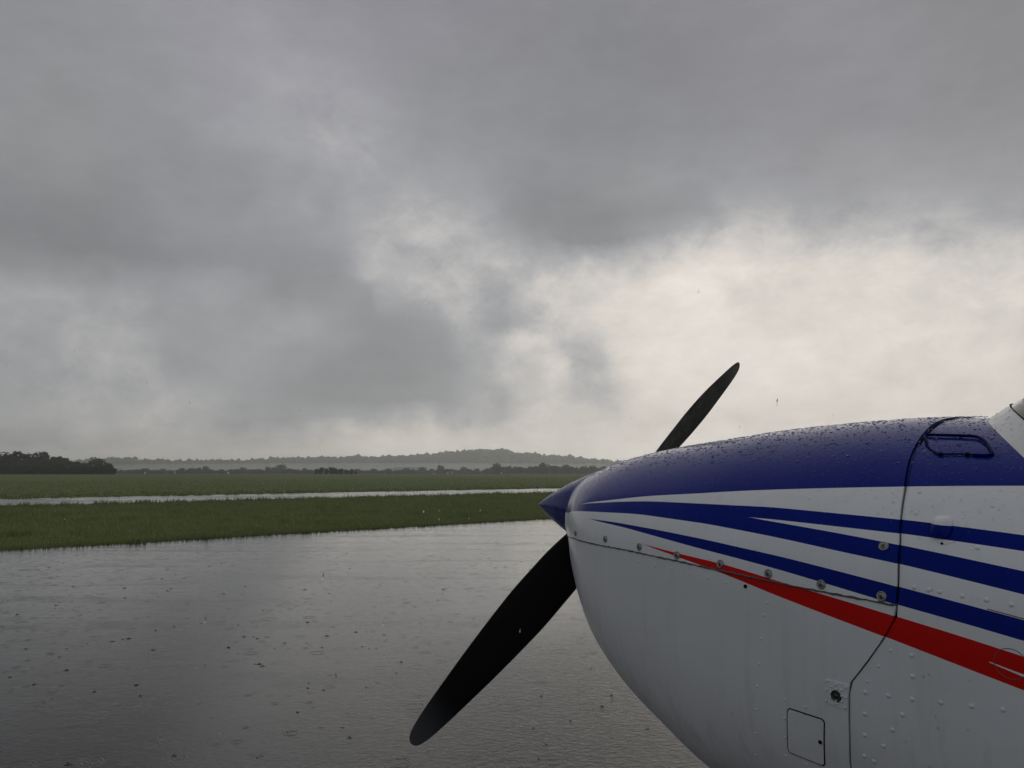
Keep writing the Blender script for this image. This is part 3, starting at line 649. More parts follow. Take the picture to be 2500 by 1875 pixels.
# ---- paint: white with blue crown, blue and red sweeps; the boundaries are heights as functions of the station
def paint(name, beads=True):
    m, t, b = material(name)
    tc = t.node('ShaderNodeTexCoord'); tc.object = plane
    p = tc.outputs['Object']; x, y, z = t.sep(p)
    TD = 1.7
    xn = t.rng(x, 0, TD, 0, 1)
    def cv(c, t0=None):
        c = list(c); (a0, b0), (a1, b1) = c[-2], c[-1]
        c.append((TD, b1 + (b1 - b0) / (a1 - a0) * (TD - a1)))
        pts = [(0., (c[0][1] + .5))]
        lo = c[0][0]; grid = sorted(set([q[0] for q in c] + [lo + (TD - lo) * i / 22 for i in range(23)]))
        xs = [q[0] for q in c]; ys = [q[1] for q in c]
        pts += [(g / TD, pchip(xs, ys, g) + .5) for g in grid if g <= TD]
        out, last = [], -1
        for q in pts:
            if q[0] - last > .004: out.append(q); last = q[0]
        out[-1] = (1.0, pts[-1][1])
        return t.math('SUBTRACT', t.curve(xn, out), .5)
    def below(c): return t.math('LESS_THAN', z, c)
    def above(c): return t.math('GREATER_THAN', z, c)
    def both(a, b_): return t.math('MULTIPLY', a, b_)
    def after(v): return t.math('GREATER_THAN', x, v)
    c1, c2, c3, c4, c5, c6, c7, c8, c9 = [cv(k) for k in (B1, B2, B3, B4, B5, B6, B7, B8, B9)]
    blue = above(c5)
    wedge = both(both(below(c1), above(c2)), after(.224))
    sliver = both(both(below(c3), above(c4)), after(.8307))
    s3 = both(both(below(c6), above(c7)), after(.3114))
    blue = t.math('MAXIMUM', t.math('MULTIPLY', t.math('MULTIPLY', blue, t.math('SUBTRACT', 1, wedge)), t.math('SUBTRACT', 1, sliver)), s3)
    red = both(both(below(c8), above(c9)), after(.5548))
    # thin white line inside the red
    ln = t.math('ADD', t.math('MULTIPLY', t.math('SUBTRACT', x, 1.2653), -.215), -.0955)
    wl = both(t.math('LESS_THAN', t.math('ABSOLUTE', t.math('SUBTRACT', z, ln)), t.rng(x, 1.2653, 1.4, .0006, .0040)), after(1.2653))
    red = t.math('MULTIPLY', red, t.math('SUBTRACT', 1, wl))
    dirt = t.noise(p, 6, 5, .65); grain = t.noise(p, 60, 3, .6)
    white = t.mix(t.rng(dirt, .4, .75, 0, .45), (.79, .80, .81), (.69, .70, .70))
    runs = t.noise(t.mapping(p, scale=(38, 38, 2.2)), 1, 4, .6); white = t.mix(t.math('MULTIPLY', t.rng(runs, .52, .72, 0, 1), t.rng(z, -.1, -.4, .15, .6)), white, (.55, .56, .55))
    bl = t.mix(t.rng(dirt, .4, .7, 0, 1), (.002, .013, .195), (.003, .016, .215))
    c = t.mix(blue, white, bl); c = t.mix(red, c, (.60, .013, .010))
    t.put(b.inputs['Base Color'], c)
    # rain film: polished on top, thin broken run-off on the sides
    b.inputs['IOR'].default_value = 1.36
    t.put(b.inputs['Roughness'], t.rng(t.noise(p, 25, 4, .6), .3, .7, .12, .24))
    b.inputs['Specular IOR Level'].default_value = .10
    orange = t.noise(p, 240, 2, .5); wave = t.noise(p, 5, 2, .5)
    h = t.math('ADD', t.math('MULTIPLY', orange, .00006), t.math('MULTIPLY', wave, .0012))
    # small water beads in the film, thicker where the skin faces up
    nz = t.sep(t.node('ShaderNodeNewGeometry').outputs['Normal'])[2]
    for sc, k, amp in ((170., .22, .0005), (95., .26, .0008)):
        vo = t.node('ShaderNodeTexVoronoi'); t.put(vo.inputs['Vector'], p); vo.inputs['Scale'].default_value = sc
        on = t.math('LESS_THAN', t.sep(vo.outputs['Color'])[0], t.rng(nz, .38, .85, .0, .7))
        bd = t.rng(vo.outputs['Distance'], .0, k, 1, 0, smooth=True)
        h = t.math('ADD', h, t.math('MULTIPLY', t.math('MULTIPLY', bd, on), amp))
    t.put(b.inputs['Normal'], t.bump(h, 1., 1.))
    return m
M_paint = paint('aircraft_paint')
M_black = plain('black_prop_paint', (.003, .003, .0035), .5, spec=.18, bumps=(300, .15, .0005))
t_ = NT(M_black.node_tree); b_ = t_.n['Principled BSDF']; p_ = t_.sep(t_.node('ShaderNodeTexCoord').outputs['Object'])
r_ = t_.math('SQRT', t_.math('ADD', t_.math('MULTIPLY', p_[1], p_[1]), t_.math('MULTIPLY', p_[2], p_[2])))
t_.put(b_.inputs['Base Color'], t_.mix(t_.rng(r_, .78, .94, 0, 1, smooth=True), (.003, .003, .0035), (.075, .078, .085)))      # tips bleached by wear
M_blueplain = plain('spinner_blue', (.002, .011, .17), .25, spec=.12, bumps=(90, .25, .0008))
M_dark = plain('dark_gap', (.004, .004, .012), .7, spec=.04)
M_rubber = plain('tyre_rubber', (.02, .02, .02), .8)
M_metal = plain('fastener_metal', (.30, .30, .29), .38, .85)
M_steel = plain('steel', (.45, .45, .46), .3, 1.)
M_whiteplain = plain('white_paint', (.70, .71, .70), .25)
M_seal = plain('grimy_sealant', (.10, .10, .10), .7)

SEAM_T = [p[0] for p in seam]; SEAM_U = [p[1] for p in seam]
def seam_t(u):
    return float(np.interp(-u, [-.40] + [-q for q in SEAM_U] + [.60], [1.0572] + SEAM_T + [1.040]))
SPT = [p[0] for p in split]; SPU = [p[1] for p in split]
def split_u(t): return float(np.interp(t, [.05] + SPT + [1.2], [-.056] + SPU + [-.039]))

def normal_at(t, v, u, e=1e-4):
    # outward normal on the port side by finite differences of v(t,u)
    sgn = 1
    dt = (side(t + e, u) - side(t - e, u)) / (2 * e); du = (side(t, u + e) - side(t, u - e)) / (2 * e)
    return Vector((-dt, -sgn, -du)).normalized()      # port = -y
def place(t, u, off=0.):
    v = side(t, u); nn = normal_at(t, v, u); return Vector((t, -v, u)) + nn * off, nn

def panel(name, t_of, u_hi, u_lo, na, nb, inset=0., mat=M_paint, full=True, a_pts=None):
    """skin panel: stations a in 0..1 via t_of(a,u); rows between u_hi(t) and u_lo(t); mirrored to starboard; a turned-in return at every free edge"""
    A = a_pts if a_pts is not None else [i / na for i in range(na + 1)]
    P = []
    for a in A:
        t0 = t_of(a, 0.0); row = arc(t0, u_hi(t0), u_lo(t0), nb)
        pts = []
        for j in range(nb + 1):
            u = row[j][1]; tt = t_of(a, u)
            rr_ = arc_cached(tt, u_hi, u_lo, nb)[j]
            tt = t_of(a, rr_[1]); rr_ = arc_cached(tt, u_hi, u_lo, nb)[j]
            pts.append((tt, rr_[0], rr_[1]))
        P.append(pts)
    P = np.array(P)                       # (na+1, nb+1, 3) t,v,u
    if inset:
        g0 = np.gradient(P, axis=0); g1 = np.gradient(P, axis=1); nn = np.cross(g0, g1); nn /= np.linalg.norm(nn, axis=2)[..., None] + 1e-12
        s = np.sign((nn * np.stack([0 * P[..., 0], P[..., 1], P[..., 2] + .1], -1)).sum(-1)).mean(); nn *= 1 if s > 0 else -1
        P = P - nn * inset
    V = []; F = []; na = len(A) - 1
    for sgn in (-1, 1):
        o = len(V)
        for i in range(na + 1):
            for j in range(nb + 1): V.append((P[i, j, 0], sgn * P[i, j, 1], P[i, j, 2]))
        for i in range(na):
            for j in range(nb):
                a_ = o + i * (nb + 1) + j; q = (a_, a_ + 1, a_ + nb + 2, a_ + nb + 1)
                F.append(q if sgn < 0 else q[::-1])
    me = mesh_from(name, V, F, True)
    bm = bmesh.new(); bm.from_mesh(me); bmesh.ops.remove_doubles(bm, verts=bm.verts, dist=2e-4)
    bmesh.ops.recalc_face_normals(bm, faces=bm.faces)
    # return flange on open edges (3 mm thick, 12 mm deep look)
    edges = [e for e in bm.edges if e.is_boundary]
    ex = bmesh.ops.extrude_edge_only(bm, edges=edges)
    vs = [e for e in ex['geom'] if isinstance(e, bmesh.types.BMVert)]
    for v in vs:
        cx = v.co.copy(); d = Vector((0, -cx.y, -(cx.z + .12))).normalized(); v.co += d * .010
    bm.normal_update()
    for e in bm.edges:
        if len(e.link_faces) == 2 and e.link_faces[0].normal.angle(e.link_faces[1].normal, 0) > R(50): e.smooth = False
    bm.to_mesh(me); bm.free()
    return link(name, me, mat, plane)
_ac = {}
def arc_cached(t, hi, lo, nb):
    k = (round(t, 4), id(hi), id(lo), nb)
    if k not in _ac: _ac[k] = arc(t, hi(t), lo(t), nb)
    return _ac[k]
top_u = lambda t: sec(t)[0]; bot_u = lambda t: sec(t)[1]
up_lo = lambda t: split_u(t) + .0009; lo_hi = lambda t: split_u(t) - .0009
T0 = .05
ease = [(i / 66) ** 1.35 for i in range(67)]
cowl_t = lambda a, u: T0 + (seam_t(u) - .0016 - T0) * a
upper = panel('upper_cowl', cowl_t, top_u, up_lo, 66, 46, a_pts=ease)
lower = panel('lower_cowl', cowl_t, lo_hi, bot_u, 66, 44, inset=.0012, a_pts=ease)
fus_t = lambda a, u: (seam_t(u) + .0009) * (1 - min(1, a * 5)) + min(1, a * 5) * (1.25 if a < .2 else 1.25 + 5.0 * (a - .2) / .8)
fus = panel('fuselage', fus_t, top_u, bot_u, 50, 90, inset=.0032)
# dark firewall flange seen through the gap, one along the cowl split too
V = []; F = []; K = 120
for sgn in (-1, 1):
    for side_t in (-.014, .012):
        for j in range(K + 1):
            u = .2855 + (-.56 - .2855) * j / K
            tt = seam_t(u); r_ = arc(tt, top_u(tt), bot_u(tt), K)[j]; tt = seam_t(r_[1]) ; nn = Vector((0, r_[0], r_[1] + .12)).normalized()
            V.append((tt + side_t, sgn * (r_[0] - nn.y * .0085), r_[1] - nn.z * .0085))
for s in range(2):
    o = s * 2 * (K + 1)
    for j in range(K): F.append((o + j, o + j + 1, o + K + 2 + j, o + K + 1 + j))
link('firewall_flange', mesh_from('firewall_flange', V, F, True), M_dark, plane)
# joint strip (ragged sealant) between the cowl halves
for sgn in (-1, 1):
    pts = []; rad = []
    for i in range(150):
        t_ = .052 + (1.131 - .052) * i / 149; u = split_u(t_); q, nn = place(t_, u, -.0005)
        pts.append((q.x, q.y * -sgn if sgn > 0 else q.y, q.z + .0006 * math.sin(i * 1.9))); rad.append(.0011 + .0012 * random.random())
    v, f = tube(pts, rad, 6); link('cowl_joint', mesh_from('cowl_joint', v, f, True), M_seal, plane)
# black edging along the top of the firewall joint
pts = []
for j in range(80):
    r_ = arc(1.07, .2895, -.03, 79)[j]; tt = seam_t(r_[1]); r2 = arc(tt, top_u(tt), -.03, 79)[j]; nn = Vector((0, -r2[0], r2[1] + .12)).normalized()
    pts.append((tt - .0005, -r2[0] + nn.y * -.0015, r2[1] - nn.z * .0015))
ptsS = [(a, -b_, c) for a, b_, c in pts[::-1]]
v, f = tube(ptsS[:-1] + pts, [.0021 if abs(i - 80) < 40 else .0005 for i in range(len(ptsS) - 1 + len(pts))], 8)
link('edge_seal', mesh_from('edge_seal', v, f, True), M_dark, plane)

# front of the cowl: rolled lip, face, inlets
def ringpts(scale, t, n=48, cz=-.0):
    out = []
    a = arc(.05, top_u(.05), bot_u(.05), n)
    P = [(-v_, u_) for v_, u_ in a] + [(v_, u_) for v_, u_ in a[-2:0:-1]]
    for y_, z_ in P: out.append((t, y_ * scale, cz + (z_ - cz) * scale))
    return out
V = []; rings = [(1.0, .0505), (.992, .044), (.972, .039), (.94, .036), (.80, .036), (.66, .038)]
for s_, t_ in rings: V += ringpts(s_, t_)
n_ = len(ringpts(1, 0)); F = []
for i in range(len(rings) - 1):
    for k in range(n_): F.append((i * n_ + k, i * n_ + (k + 1) % n_, (i + 1) * n_ + (k + 1) % n_, (i + 1) * n_ + k))
F.append(tuple((len(rings) - 1) * n_ + k for k in range(n_)))
link('nose_lip', mesh_from('nose_lip', V, F, True), M_paint, plane)
for sgn in (-1, 1):
    v, f = lathe([(0, .0), (.045, .0), (.052, -.006), (.055, .002)], 24, 'X'); v = [(a + .034, sgn * .205 + b_ * .75, -.01 + c * 1.1) for a, b_, c in v]
    link('air_inlet', mesh_from('air_inlet', v, f, True), M_dark, plane)

# ---- spinner and propeller
prof = []
for i in range(29):
    x = i / 28; prof.append((.1475 * (1 - (1 - x) ** 1.28) ** .92 if x > 0 else 0.0004, -.347 + x * .377))
prof += [(.149, .032), (.143, .034), (.02, .034)]
v, f = lathe(prof, 56, 'X'); link('spinner', mesh_from('spinner', v, f, True), M_blueplain, plane)
PH = R(36.16)
rs = [.05, .12, .2, .3, .43, .55, .67, .78, .85, .89, .915, .93, .938, .9405]
ch = [.10, .112, .128, .139, .140, .130, .112, .089, .0725, .060, .048, .035, .020, .004]
be = [45, 42, 38, 32.5, 27, 22, 18.5, 17.5, 17, 16.5, 16.5, 16, 16, 16]
th_ = [.04, .03, .024, .018, .014, .012, .010, .008, .006, .005, .004, .003, .002, .001]
for sgn in (1, -1):
    V = []; F = []; n = 20; cnt = 44
    for i in range(cnt):
        f_ = i / (cnt - 1); r_ = .05 + (.9405 - .05) * (1 - (1 - f_) ** 1.7)
        c_, b_, tk = pchip(rs, ch, r_), R(pchip(rs, be, r_)), pchip(rs, th_, r_)
        rad = Vector((0, math.cos(PH), math.sin(PH))) * sgn; tg = Vector((0, math.sin(PH), -math.cos(PH))) * sgn; ax = Vector((-1, 0, 0))
        cd = tg * math.cos(b_) + ax * math.sin(b_); nd = ax * math.cos(b_) - tg * math.sin(b_)   # nd = towards the front (cambered face)
        for k in range(n):
            a = 2 * math.pi * k / n; xc = math.cos(a) * .5; yc = math.sin(a) * (.5 if math.sin(a) > 0 else .12) * (1 - .35 * (-math.cos(a)) ) * tk
            V.append(rad * r_ + cd * (xc * c_) + nd * yc)
    for i in range(cnt - 1):
        for k in range(n): F.append((i * n + k, i * n + (k + 1) % n, (i + 1) * n + (k + 1) % n, (i + 1) * n + k))
    F.append(tuple((cnt - 1) * n + k for k in range(n)))
    link('propeller_blade', mesh_from('propeller_blade', V, F, True), M_black, plane)

# ---- rivets, screws, fasteners
def dome(rad, h):
    v, f = lathe([(rad, -.0006), (rad, .15 * h), (rad * .88, .55 * h), (rad * .6, .86 * h), (rad * .25, h), (.0001, h)], 12); return mesh_from('rivet', v, f, True)
D_BIG, D_SMALL, D_TINY = dome(.0034, .0019), dome(.0026, .0011), dome(.0020, .0012)
for d_ in (D_BIG, D_SMALL, D_TINY): d_.materials.append(M_paint)
def orient(o, p, nn):
    o.matrix_parent_inverse = Matrix.Identity(4); o.location = p; o.rotation_mode = 'QUATERNION'; o.rotation_quaternion = nn.to_track_quat('Z', 'Y')
for L, me, dz in ((riv, D_BIG, -.0032), (small, D_SMALL, None), (tiny, D_TINY, .0010)):
    for t_, u in L:
        p, nn = place(t_, u, (dz if dz is not None else (-.0032 if t_ > seam_t(u) else -.0012)))
        orient(link('rivet', me, None, plane), p, nn)
def fastener_mesh(rad):
    v, f = lathe([(rad, -.0015), (rad, .0011), (rad * .93, .0020), (rad * .78, .0022), (rad * .70, .0012), (rad * .62, .0012), (rad * .56, .0024), (rad * .2, .0030), (.0001, .0031)], 24)
    return mesh_from('fastener', v, f, True)
FM = fastener_mesh(.0081); FM.materials.append(M_metal)
v1 = box(-.0036, .0036, -.0006, .0006, .0030, .0034); v2 = box(-.0006, .0006, -.0036, .0036, .00302, .00342)
SL = mesh_from('slot', *merge(v1, v2)); SL.materials.append(M_dark)
for i, (t_, u) in enumerate(fast):
    p, nn = place(t_, u, .0003); o = link('fastener', FM, None, plane); orient(o, p, nn)
    s_ = link('slot', SL, None, o); s_.rotation_euler = (0, 0, i * 1.3)
p, nn = place(screw[0][0], screw[0][1], -.001); v, f = lathe([(.0036, -.001), (.0036, .001), (.0026, .0018), (.0001, .0020)], 14)
o = link('screw', mesh_from('screw', v, f, True), M_dark, plane); orient(o, p, nn)

# patches that lie on the skin: outline in (t,u)
def patch(name, outline, thick, mat, base=0., dome_=0., nring=5):
    c = np.mean(np.array(outline), axis=0); V = []; F = []; n = len(outline)
    for k in range(nring + 1):
        f_ = 1 - k / nring * .999
        for t_, u in outline:
            tt = c[0] + (t_ - c[0]) * f_; uu = c[1] + (u - c[1]) * f_
            V.append(place(tt, uu, base + thick + dome_ * (1 - f_ ** 2))[0])
    for k in range(nring):
        for j in range(n): F.append((k * n + j, k * n + (j + 1) % n, (k + 1) * n + (j + 1) % n, (k + 1) * n + j))
    o = len(V)
    for t_, u in outline: V.append(place(t_, u, base - .002)[0])
    for j in range(n): F.append((o + j, o + (j + 1) % n, (j + 1) % n, j))
    me = mesh_from(name, V, F, True)
    bm = bmesh.new(); bm.from_mesh(me); bmesh.ops.recalc_face_normals(bm, faces=bm.faces)
    bm.normal_update()
    for e in bm.edges:
        if len(e.link_faces) == 2 and e.link_faces[0].normal.angle(e.link_faces[1].normal, 0) > R(40): e.smooth = False
    bm.to_mesh(me); bm.free()
    return link(name, me, mat, plane)
def rounded(corners, rad=.006, n=5, sub=6):
    out = []
    m_ = len(corners)
    for i in range(m_):
        a, b_, c = [np.array(corners[(i + k - 1) % m_], float) for k in range(3)]
        d1 = (a - b_) / np.linalg.norm(a - b_); d2 = (c - b_) / np.linalg.norm(c - b_); p0, p1 = b_ + d1 * rad, b_ + d2 * rad
        for k in range(n + 1):
            s = k / n; out.append(tuple((1 - s) ** 2 * p0 + 2 * s * (1 - s) * b_ + s * s * p1))
        nx = np.array(corners[(i + 2) % m_], float) if False else None
        nextb = np.array(corners[(i + 1) % m_], float); dn = (b_ - nextb) / np.linalg.norm(b_ - nextb); q1 = nextb + dn * rad
        for k in range(1, sub): s = k / sub; out.append(tuple(p1 * (1 - s) + q1 * s))
    return out
acc = rounded(access[:4], .007)
ctr = np.mean(np.array(access[:4]), axis=0)
big = [tuple(ctr + (np.array(p) - ctr) * 1.022) for p in acc]
# the dark slit round the hatch, then the hatch itself
pts = [place(t_, u, -.0011)[0] for t_, u in big]
v, f = tube(pts, .00125, 6, closed=True); link('hatch_gap', mesh_from('hatch_gap', v, f, True), M_dark, plane)
hatch = patch('access_hatch', acc, .0010, M_paint, base=-.0012)
p, nn = place(access[4][0] - .002, access[4][1], .0004); v, f = lathe([(.0032, -.001), (.0032, .0014), (.0001, .002)], 12)
o = link('latch', mesh_from('latch', v, f, True), M_dark, hatch); orient(o, p, nn)
patch('doubler_plate', rounded(plate[:4], .003), .0012, M_paint, base=-.0012)
p, nn = place(plate[4][0], plate[4][1], .0004)
v, f = lathe([(.0092, -.001), (.0092, .0012), (.0075, .0016), (.0068, .0004), (.0030, .0004), (.0026, .0018), (.0001, .002)], 22)
o = link('camlock', mesh_from('camlock', v, f, True), plain('dull_dark_metal', (.07, .07, .07), .5, .6), plane); orient(o, p, nn)
# blister cover with its round flange
cc = (1.188, .0885)
fl = [(cc[0] + .004 + .026 * math.cos(a), cc[1] + .001 + .027 * math.sin(a)) for a in [2 * math.pi * k / 36 for k in range(36)]]
patch('blister_flange', fl, .0007, M_paint, base=-.0032)
bl_ = []
for k in range(32):
    a = 2 * math.pi * k / 32; ca, sa = math.cos(a), math.sin(a); e = 2 / 3.2
    bl_.append((cc[0] - .003 + .0150 * math.copysign(abs(ca) ** e, ca), cc[1] - .003 + .0165 * math.copysign(abs(sa) ** e, sa)))
patch('blister', bl_, .004, M_paint, base=-.002, dome_=.009, nring=8)
p, nn = place(1.190, .0630, -.003); v, f = lathe([(.0022, -.001), (.0022, .0006), (.0001, .0008)], 10); o = link('drain_hole', mesh_from('drain_hole', v, f), M_dark, plane); orient(o, p, nn)
# short lap joint running aft below the third stripe
lap = [(1.262 + .01 * i, -.0215 - .0012 * i) for i in range(12)]
v, f = tube([place(a, b_, -.0032)[0] for a, b_ in lap], .0007, 5); link('lap_joint', mesh_from('lap_joint', v, f, True), M_seal, plane)
# inspection ring in the red
ringc = (1.292, -.092); pts = [place(ringc[0] + .021 * math.cos(a), ringc[1] + .021 * math.sin(a), -.0036)[0] for a in np.linspace(0, 2 * math.pi, 28)[:-1]]
v, f = tube(pts, .0006, 5, closed=True); link('inspection_cover_edge', mesh_from('inspection_cover_edge', v, f, True), M_seal, plane)

# hinged loop (dark blue tube) lying on the blue top deck
hl = handle
pts = []
m_ = len(hl)
def cr(p0, p1, p2, p3, s): return tuple(.5 * ((2 * p1[i]) + (-p0[i] + p2[i]) * s + (2 * p0[i] - 5 * p1[i] + 4 * p2[i] - p3[i]) * s * s + (-p0[i] + 3 * p1[i] - 3 * p2[i] + p3[i]) * s ** 3) for i in (0, 1))
for i in range(m_):
    for k in range(4): 
        t_, u = cr(hl[i - 1], hl[i], hl[(i + 1) % m_], hl[(i + 2) % m_], k / 4)
        pts.append((t_, u))
rad = [.0028 if (u > .225 or t_ > 1.185 or t_ < 1.10) else .0016 for t_, u in pts]
off_ = [.0005 if u > .225 else -.001 for t_, u in pts]
P3 = [place(t_, u, o_)[0] for (t_, u), o_ in zip(pts, off_)]
v, f = tube(P3, rad, 10, closed=True); link('deck_loop', mesh_from('deck_loop', v, f, True), plain('dark_blue_rubber', (.001, .003, .070), .6, spec=.04), plane)
for t_, u in ((1.135, .2035), (1.178, .2035)):
    p, nn = place(t_, u, -.002); v, f = lathe([(.0045, 0), (.0045, .003), (.002, .0045), (.0001, .0046)], 12); o = link('loop_clip', mesh_from('loop_clip', v, f, True), M_dark, plane); orient(o, p, nn)

# ---- windscreen, its white fairing and the cabin
WA = R(35)
def tb(v): return 1.112 + .79 * v * v
def top_h(t, v):
    T, B, W, C, N1, N2 = sec(t); return C + (T - C) * max(0., 1 - min(1, abs(v) / W) ** N1) ** (1 / N1)
def wpt(v, s, off=0.):
    t_ = tb(v); u0 = top_h(t_, v) - .003
    lift = .012 * (1 - math.exp(-s / .012)) if s > 0 else 0
    return Vector((t_ + s * math.cos(WA) - off * math.sin(WA), v * (1 - .42 * s), u0 + s * math.sin(WA) + off * math.cos(WA)))
VM = .545
def sheet(fn, na, nb, name, mat, thick=.004):
    V = []; F = []
    for i in range(na + 1):
        for j in range(nb + 1): V.append(fn(i / na, j / nb, 0.)); 
    for i in range(na + 1):
        for j in range(nb + 1): V.append(fn(i / na, j / nb, -thick))
    M = (na + 1) * (nb + 1)
    q = lambda i, j: i * (nb + 1) + j
    for i in range(na):
        for j in range(nb):
            a = (q(i, j), q(i + 1, j), q(i + 1, j + 1), q(i, j + 1)); F.append(a); F.append(tuple(M + k for k in a[::-1]))
    for i in range(na):
        for j in (0, nb): a = (q(i, j), q(i + 1, j)); F.append((a[0], a[1], M + a[1], M + a[0]))
    for j in range(nb):
        for i in (0, na): a = (q(i, j), q(i, j + 1)); F.append((a[0], a[1], M + a[1], M + a[0]))
    me = mesh_from(name, V, F, True); bm = bmesh.new(); bm.from_mesh(me); bmesh.ops.recalc_face_normals(bm, faces=bm.faces)
    bm.normal_update()
    for e in bm.edges:
        if len(e.link_faces) == 2 and e.link_faces[0].normal.angle(e.link_faces[1].normal, 0) > R(50): e.smooth = False
    bm.to_mesh(me); bm.free()
    return link(name, me, mat, plane)
SF_ = .047
M_white_wet, t_, b_ = material('white_fairing_paint')
p = t_.node('ShaderNodeTexCoord').outputs['Object']
t_.put(b_.inputs['Base Color'], t_.mix(t_.noise(p, 7, 4, .6), (.66, .67, .66), (.74, .74, .72))); t_.put(b_.inputs['Roughness'], t_.rng(t_.noise(p, 40, 3), .3, .7, .2, .4))
vo = t_.node('ShaderNodeTexVoronoi'); t_.put(vo.inputs['Vector'], p); vo.inputs['Scale'].default_value = 110
on = t_.math('LESS_THAN', t_.sep(vo.outputs['Color'])[0], .3); t_.put(b_.inputs['Normal'], t_.bump(t_.math('MULTIPLY', t_.rng(vo.outputs['Distance'], 0, .25, 1, 0, smooth=True), on), 1, .0008))
sheet(lambda a, b2, o: wpt(-VM + 2 * VM * a, b2 * SF_ * (1 - .12 * (2 * a - 1) ** 2), o), 60, 8, 'windscreen_fairing', M_white_wet, .005)
M_glass, t_, b_ = material('windscreen_glass')
b_.inputs['Base Color'].default_value = (.07, .085, .07, 1); b_.inputs['Transmission Weight'].default_value = .35; b_.inputs['Specular IOR Level'].default_value = .12; b_.inputs['Roughness'].default_value = .12; b_.inputs['IOR'].default_value = 1.49
p = t_.node('ShaderNodeTexCoord').outputs['Object']; vo = t_.node('ShaderNodeTexVoronoi'); t_.put(vo.inputs['Vector'], p); vo.inputs['Scale'].default_value = 90
t_.put(b_.inputs['Normal'], t_.bump(t_.rng(vo.outputs['Distance'], 0, .3, 1, 0, smooth=True), 1, .0005))
SG = .74
sheet(lambda a, b2, o: wpt(-VM + 2 * VM * a, (SF_ * (1 - .12 * (2 * a - 1) ** 2)) + .0006 + b2 * (SG - SF_ * (1 - .12 * (2 * a - 1) ** 2)), o - .0012), 60, 30, 'windscreen', M_glass, .004)
# bead of sealant between fairing and glass
pts = [wpt(-VM + 2 * VM * i / 80, SF_ * (1 - .12 * (2 * i / 80 - 1) ** 2) + .001, .0006) for i in range(81)]
v, f = tube(pts, .0012, 6); link('windscreen_seal', mesh_from('windscreen_seal', v, f, True), M_dark, plane)
# cabin sides, roof, rear
e_hi = [wpt(-VM + 2 * VM * i / 40, SG) for i in range(41)]
V = []; F = []
for k, (dx, dz, sc) in enumerate([(0, 0, 1), (.25, .045, 1.0), (.7, .06, 1.0), (1.1, .02, .97), (1.6, -.14, .85), (2.1, -.34, .6)]):
    for q in e_hi: V.append((q.x + dx, q.y * sc, q.z + dz))
for k in range(5):
    for i in range(40): F.append((k * 41 + i, k * 41 + i + 1, (k + 1) * 41 + i + 1, (k + 1) * 41 + i))
link('cabin_roof', mesh_from('cabin_roof', V, F, True), M_whiteplain, plane)
for sgn in (-1, 1):
    V = []; F = []; lowr = []
    for k in range(13):
        s = SG * k / 12; q = wpt(sgn * VM, s); V.append(tuple(q)); 
    for k in range(13):
        s = SG * k / 12; q = wpt(sgn * VM, s); V.append((q.x + 2.0 - s * .9, q.y * (1 - .1 * k / 12), q.z - .05))
    F = [(k, k + 1, 14 + k, 13 + k) for k in range(12)]
    link('cabin_side', mesh_from('cabin_side', V, F, True), M_whiteplain, plane)
    V = []
    for (a, s) in ((.10, .10), (.72, .10), (.72, .56), (.40, .56)):
        q = wpt(sgn * VM, s); V.append((q.x - s * math.cos(WA) * .4 + a, q.y * 1.004 + sgn * .002, q.z - .02 * a))
    link('side_window', mesh_from('side_window', [(a, b2 + o_ * sgn, c) for o_ in (0, .006) for a, b2, c in V], [(0, 1, 2, 3), (7, 6, 5, 4), (0, 4, 5, 1), (1, 5, 6, 2), (2, 6, 7, 3), (3, 7, 4, 0)]), M_glass, plane)
sheet(lambda a, b2, o: wpt((-VM + 2 * VM * a) * .97, .03 + b2 * .17, o - .014 - .05 * b2), 40, 8, 'glare_shield', plain('glare_shield_black', (.016, .018, .015), .8, spec=.1), .003)
# instrument deck seen through the glass
V = [(1.22, -.42, .18), (1.22, .42, .18), (1.62, .46, .22), (1.62, -.46, .22), (1.64, -.46, -.1), (1.64, .46, -.1)]
link('instrument_panel', mesh_from('instrument_panel', V, [(0, 1, 2, 3), (3, 2, 5, 4)]), plain('panel_black', (.02, .022, .02), .7), plane)

# ---- nose gear, wings, main gear, tail
def gear(x, y, rw, ztop, name):
    zg = ground_z(x); g = link(name, None, None, plane); 
    v, f = tube([(x, y, ztop), (x, y, zg + rw * 1.9)], .028, 12); link('oleo', mesh_from('oleo', v, f, True), M_whiteplain, g)
    v, f = tube([(x, y - .075, zg + rw), (x, y - .075, zg + rw * 1.95), (x, y + .075, zg + rw * 1.95), (x, y + .075, zg + rw)], .014, 8); link('fork', mesh_from('fork', v, f, True), M_steel, g)
    pr = [(.10, -.05)] + [(.10 + (rw - .10) * math.sin(a), -.062 * math.cos(a)) for a in np.linspace(.3, math.pi - .3, 12)] + [(.10, .05)]
    v, f = lathe(pr, 32, 'Y'); v = [(a + x, b2 + y, c + zg + rw) for a, b2, c in v]; link('tyre', mesh_from('tyre', v, f, True), M_rubber, g)
    v, f = lathe([(.0, -.04), (.09, -.04), (.101, -.05), (.101, .05), (.09, .04), (0, .04)], 24, 'Y'); v = [(a + x, b2 + y, c + zg + rw) for a, b2, c in v]; link('wheel_rim', mesh_from('wheel_rim', v, f, True), M_steel, g)
gear(.62, 0, .18, -.50, 'nose_gear')
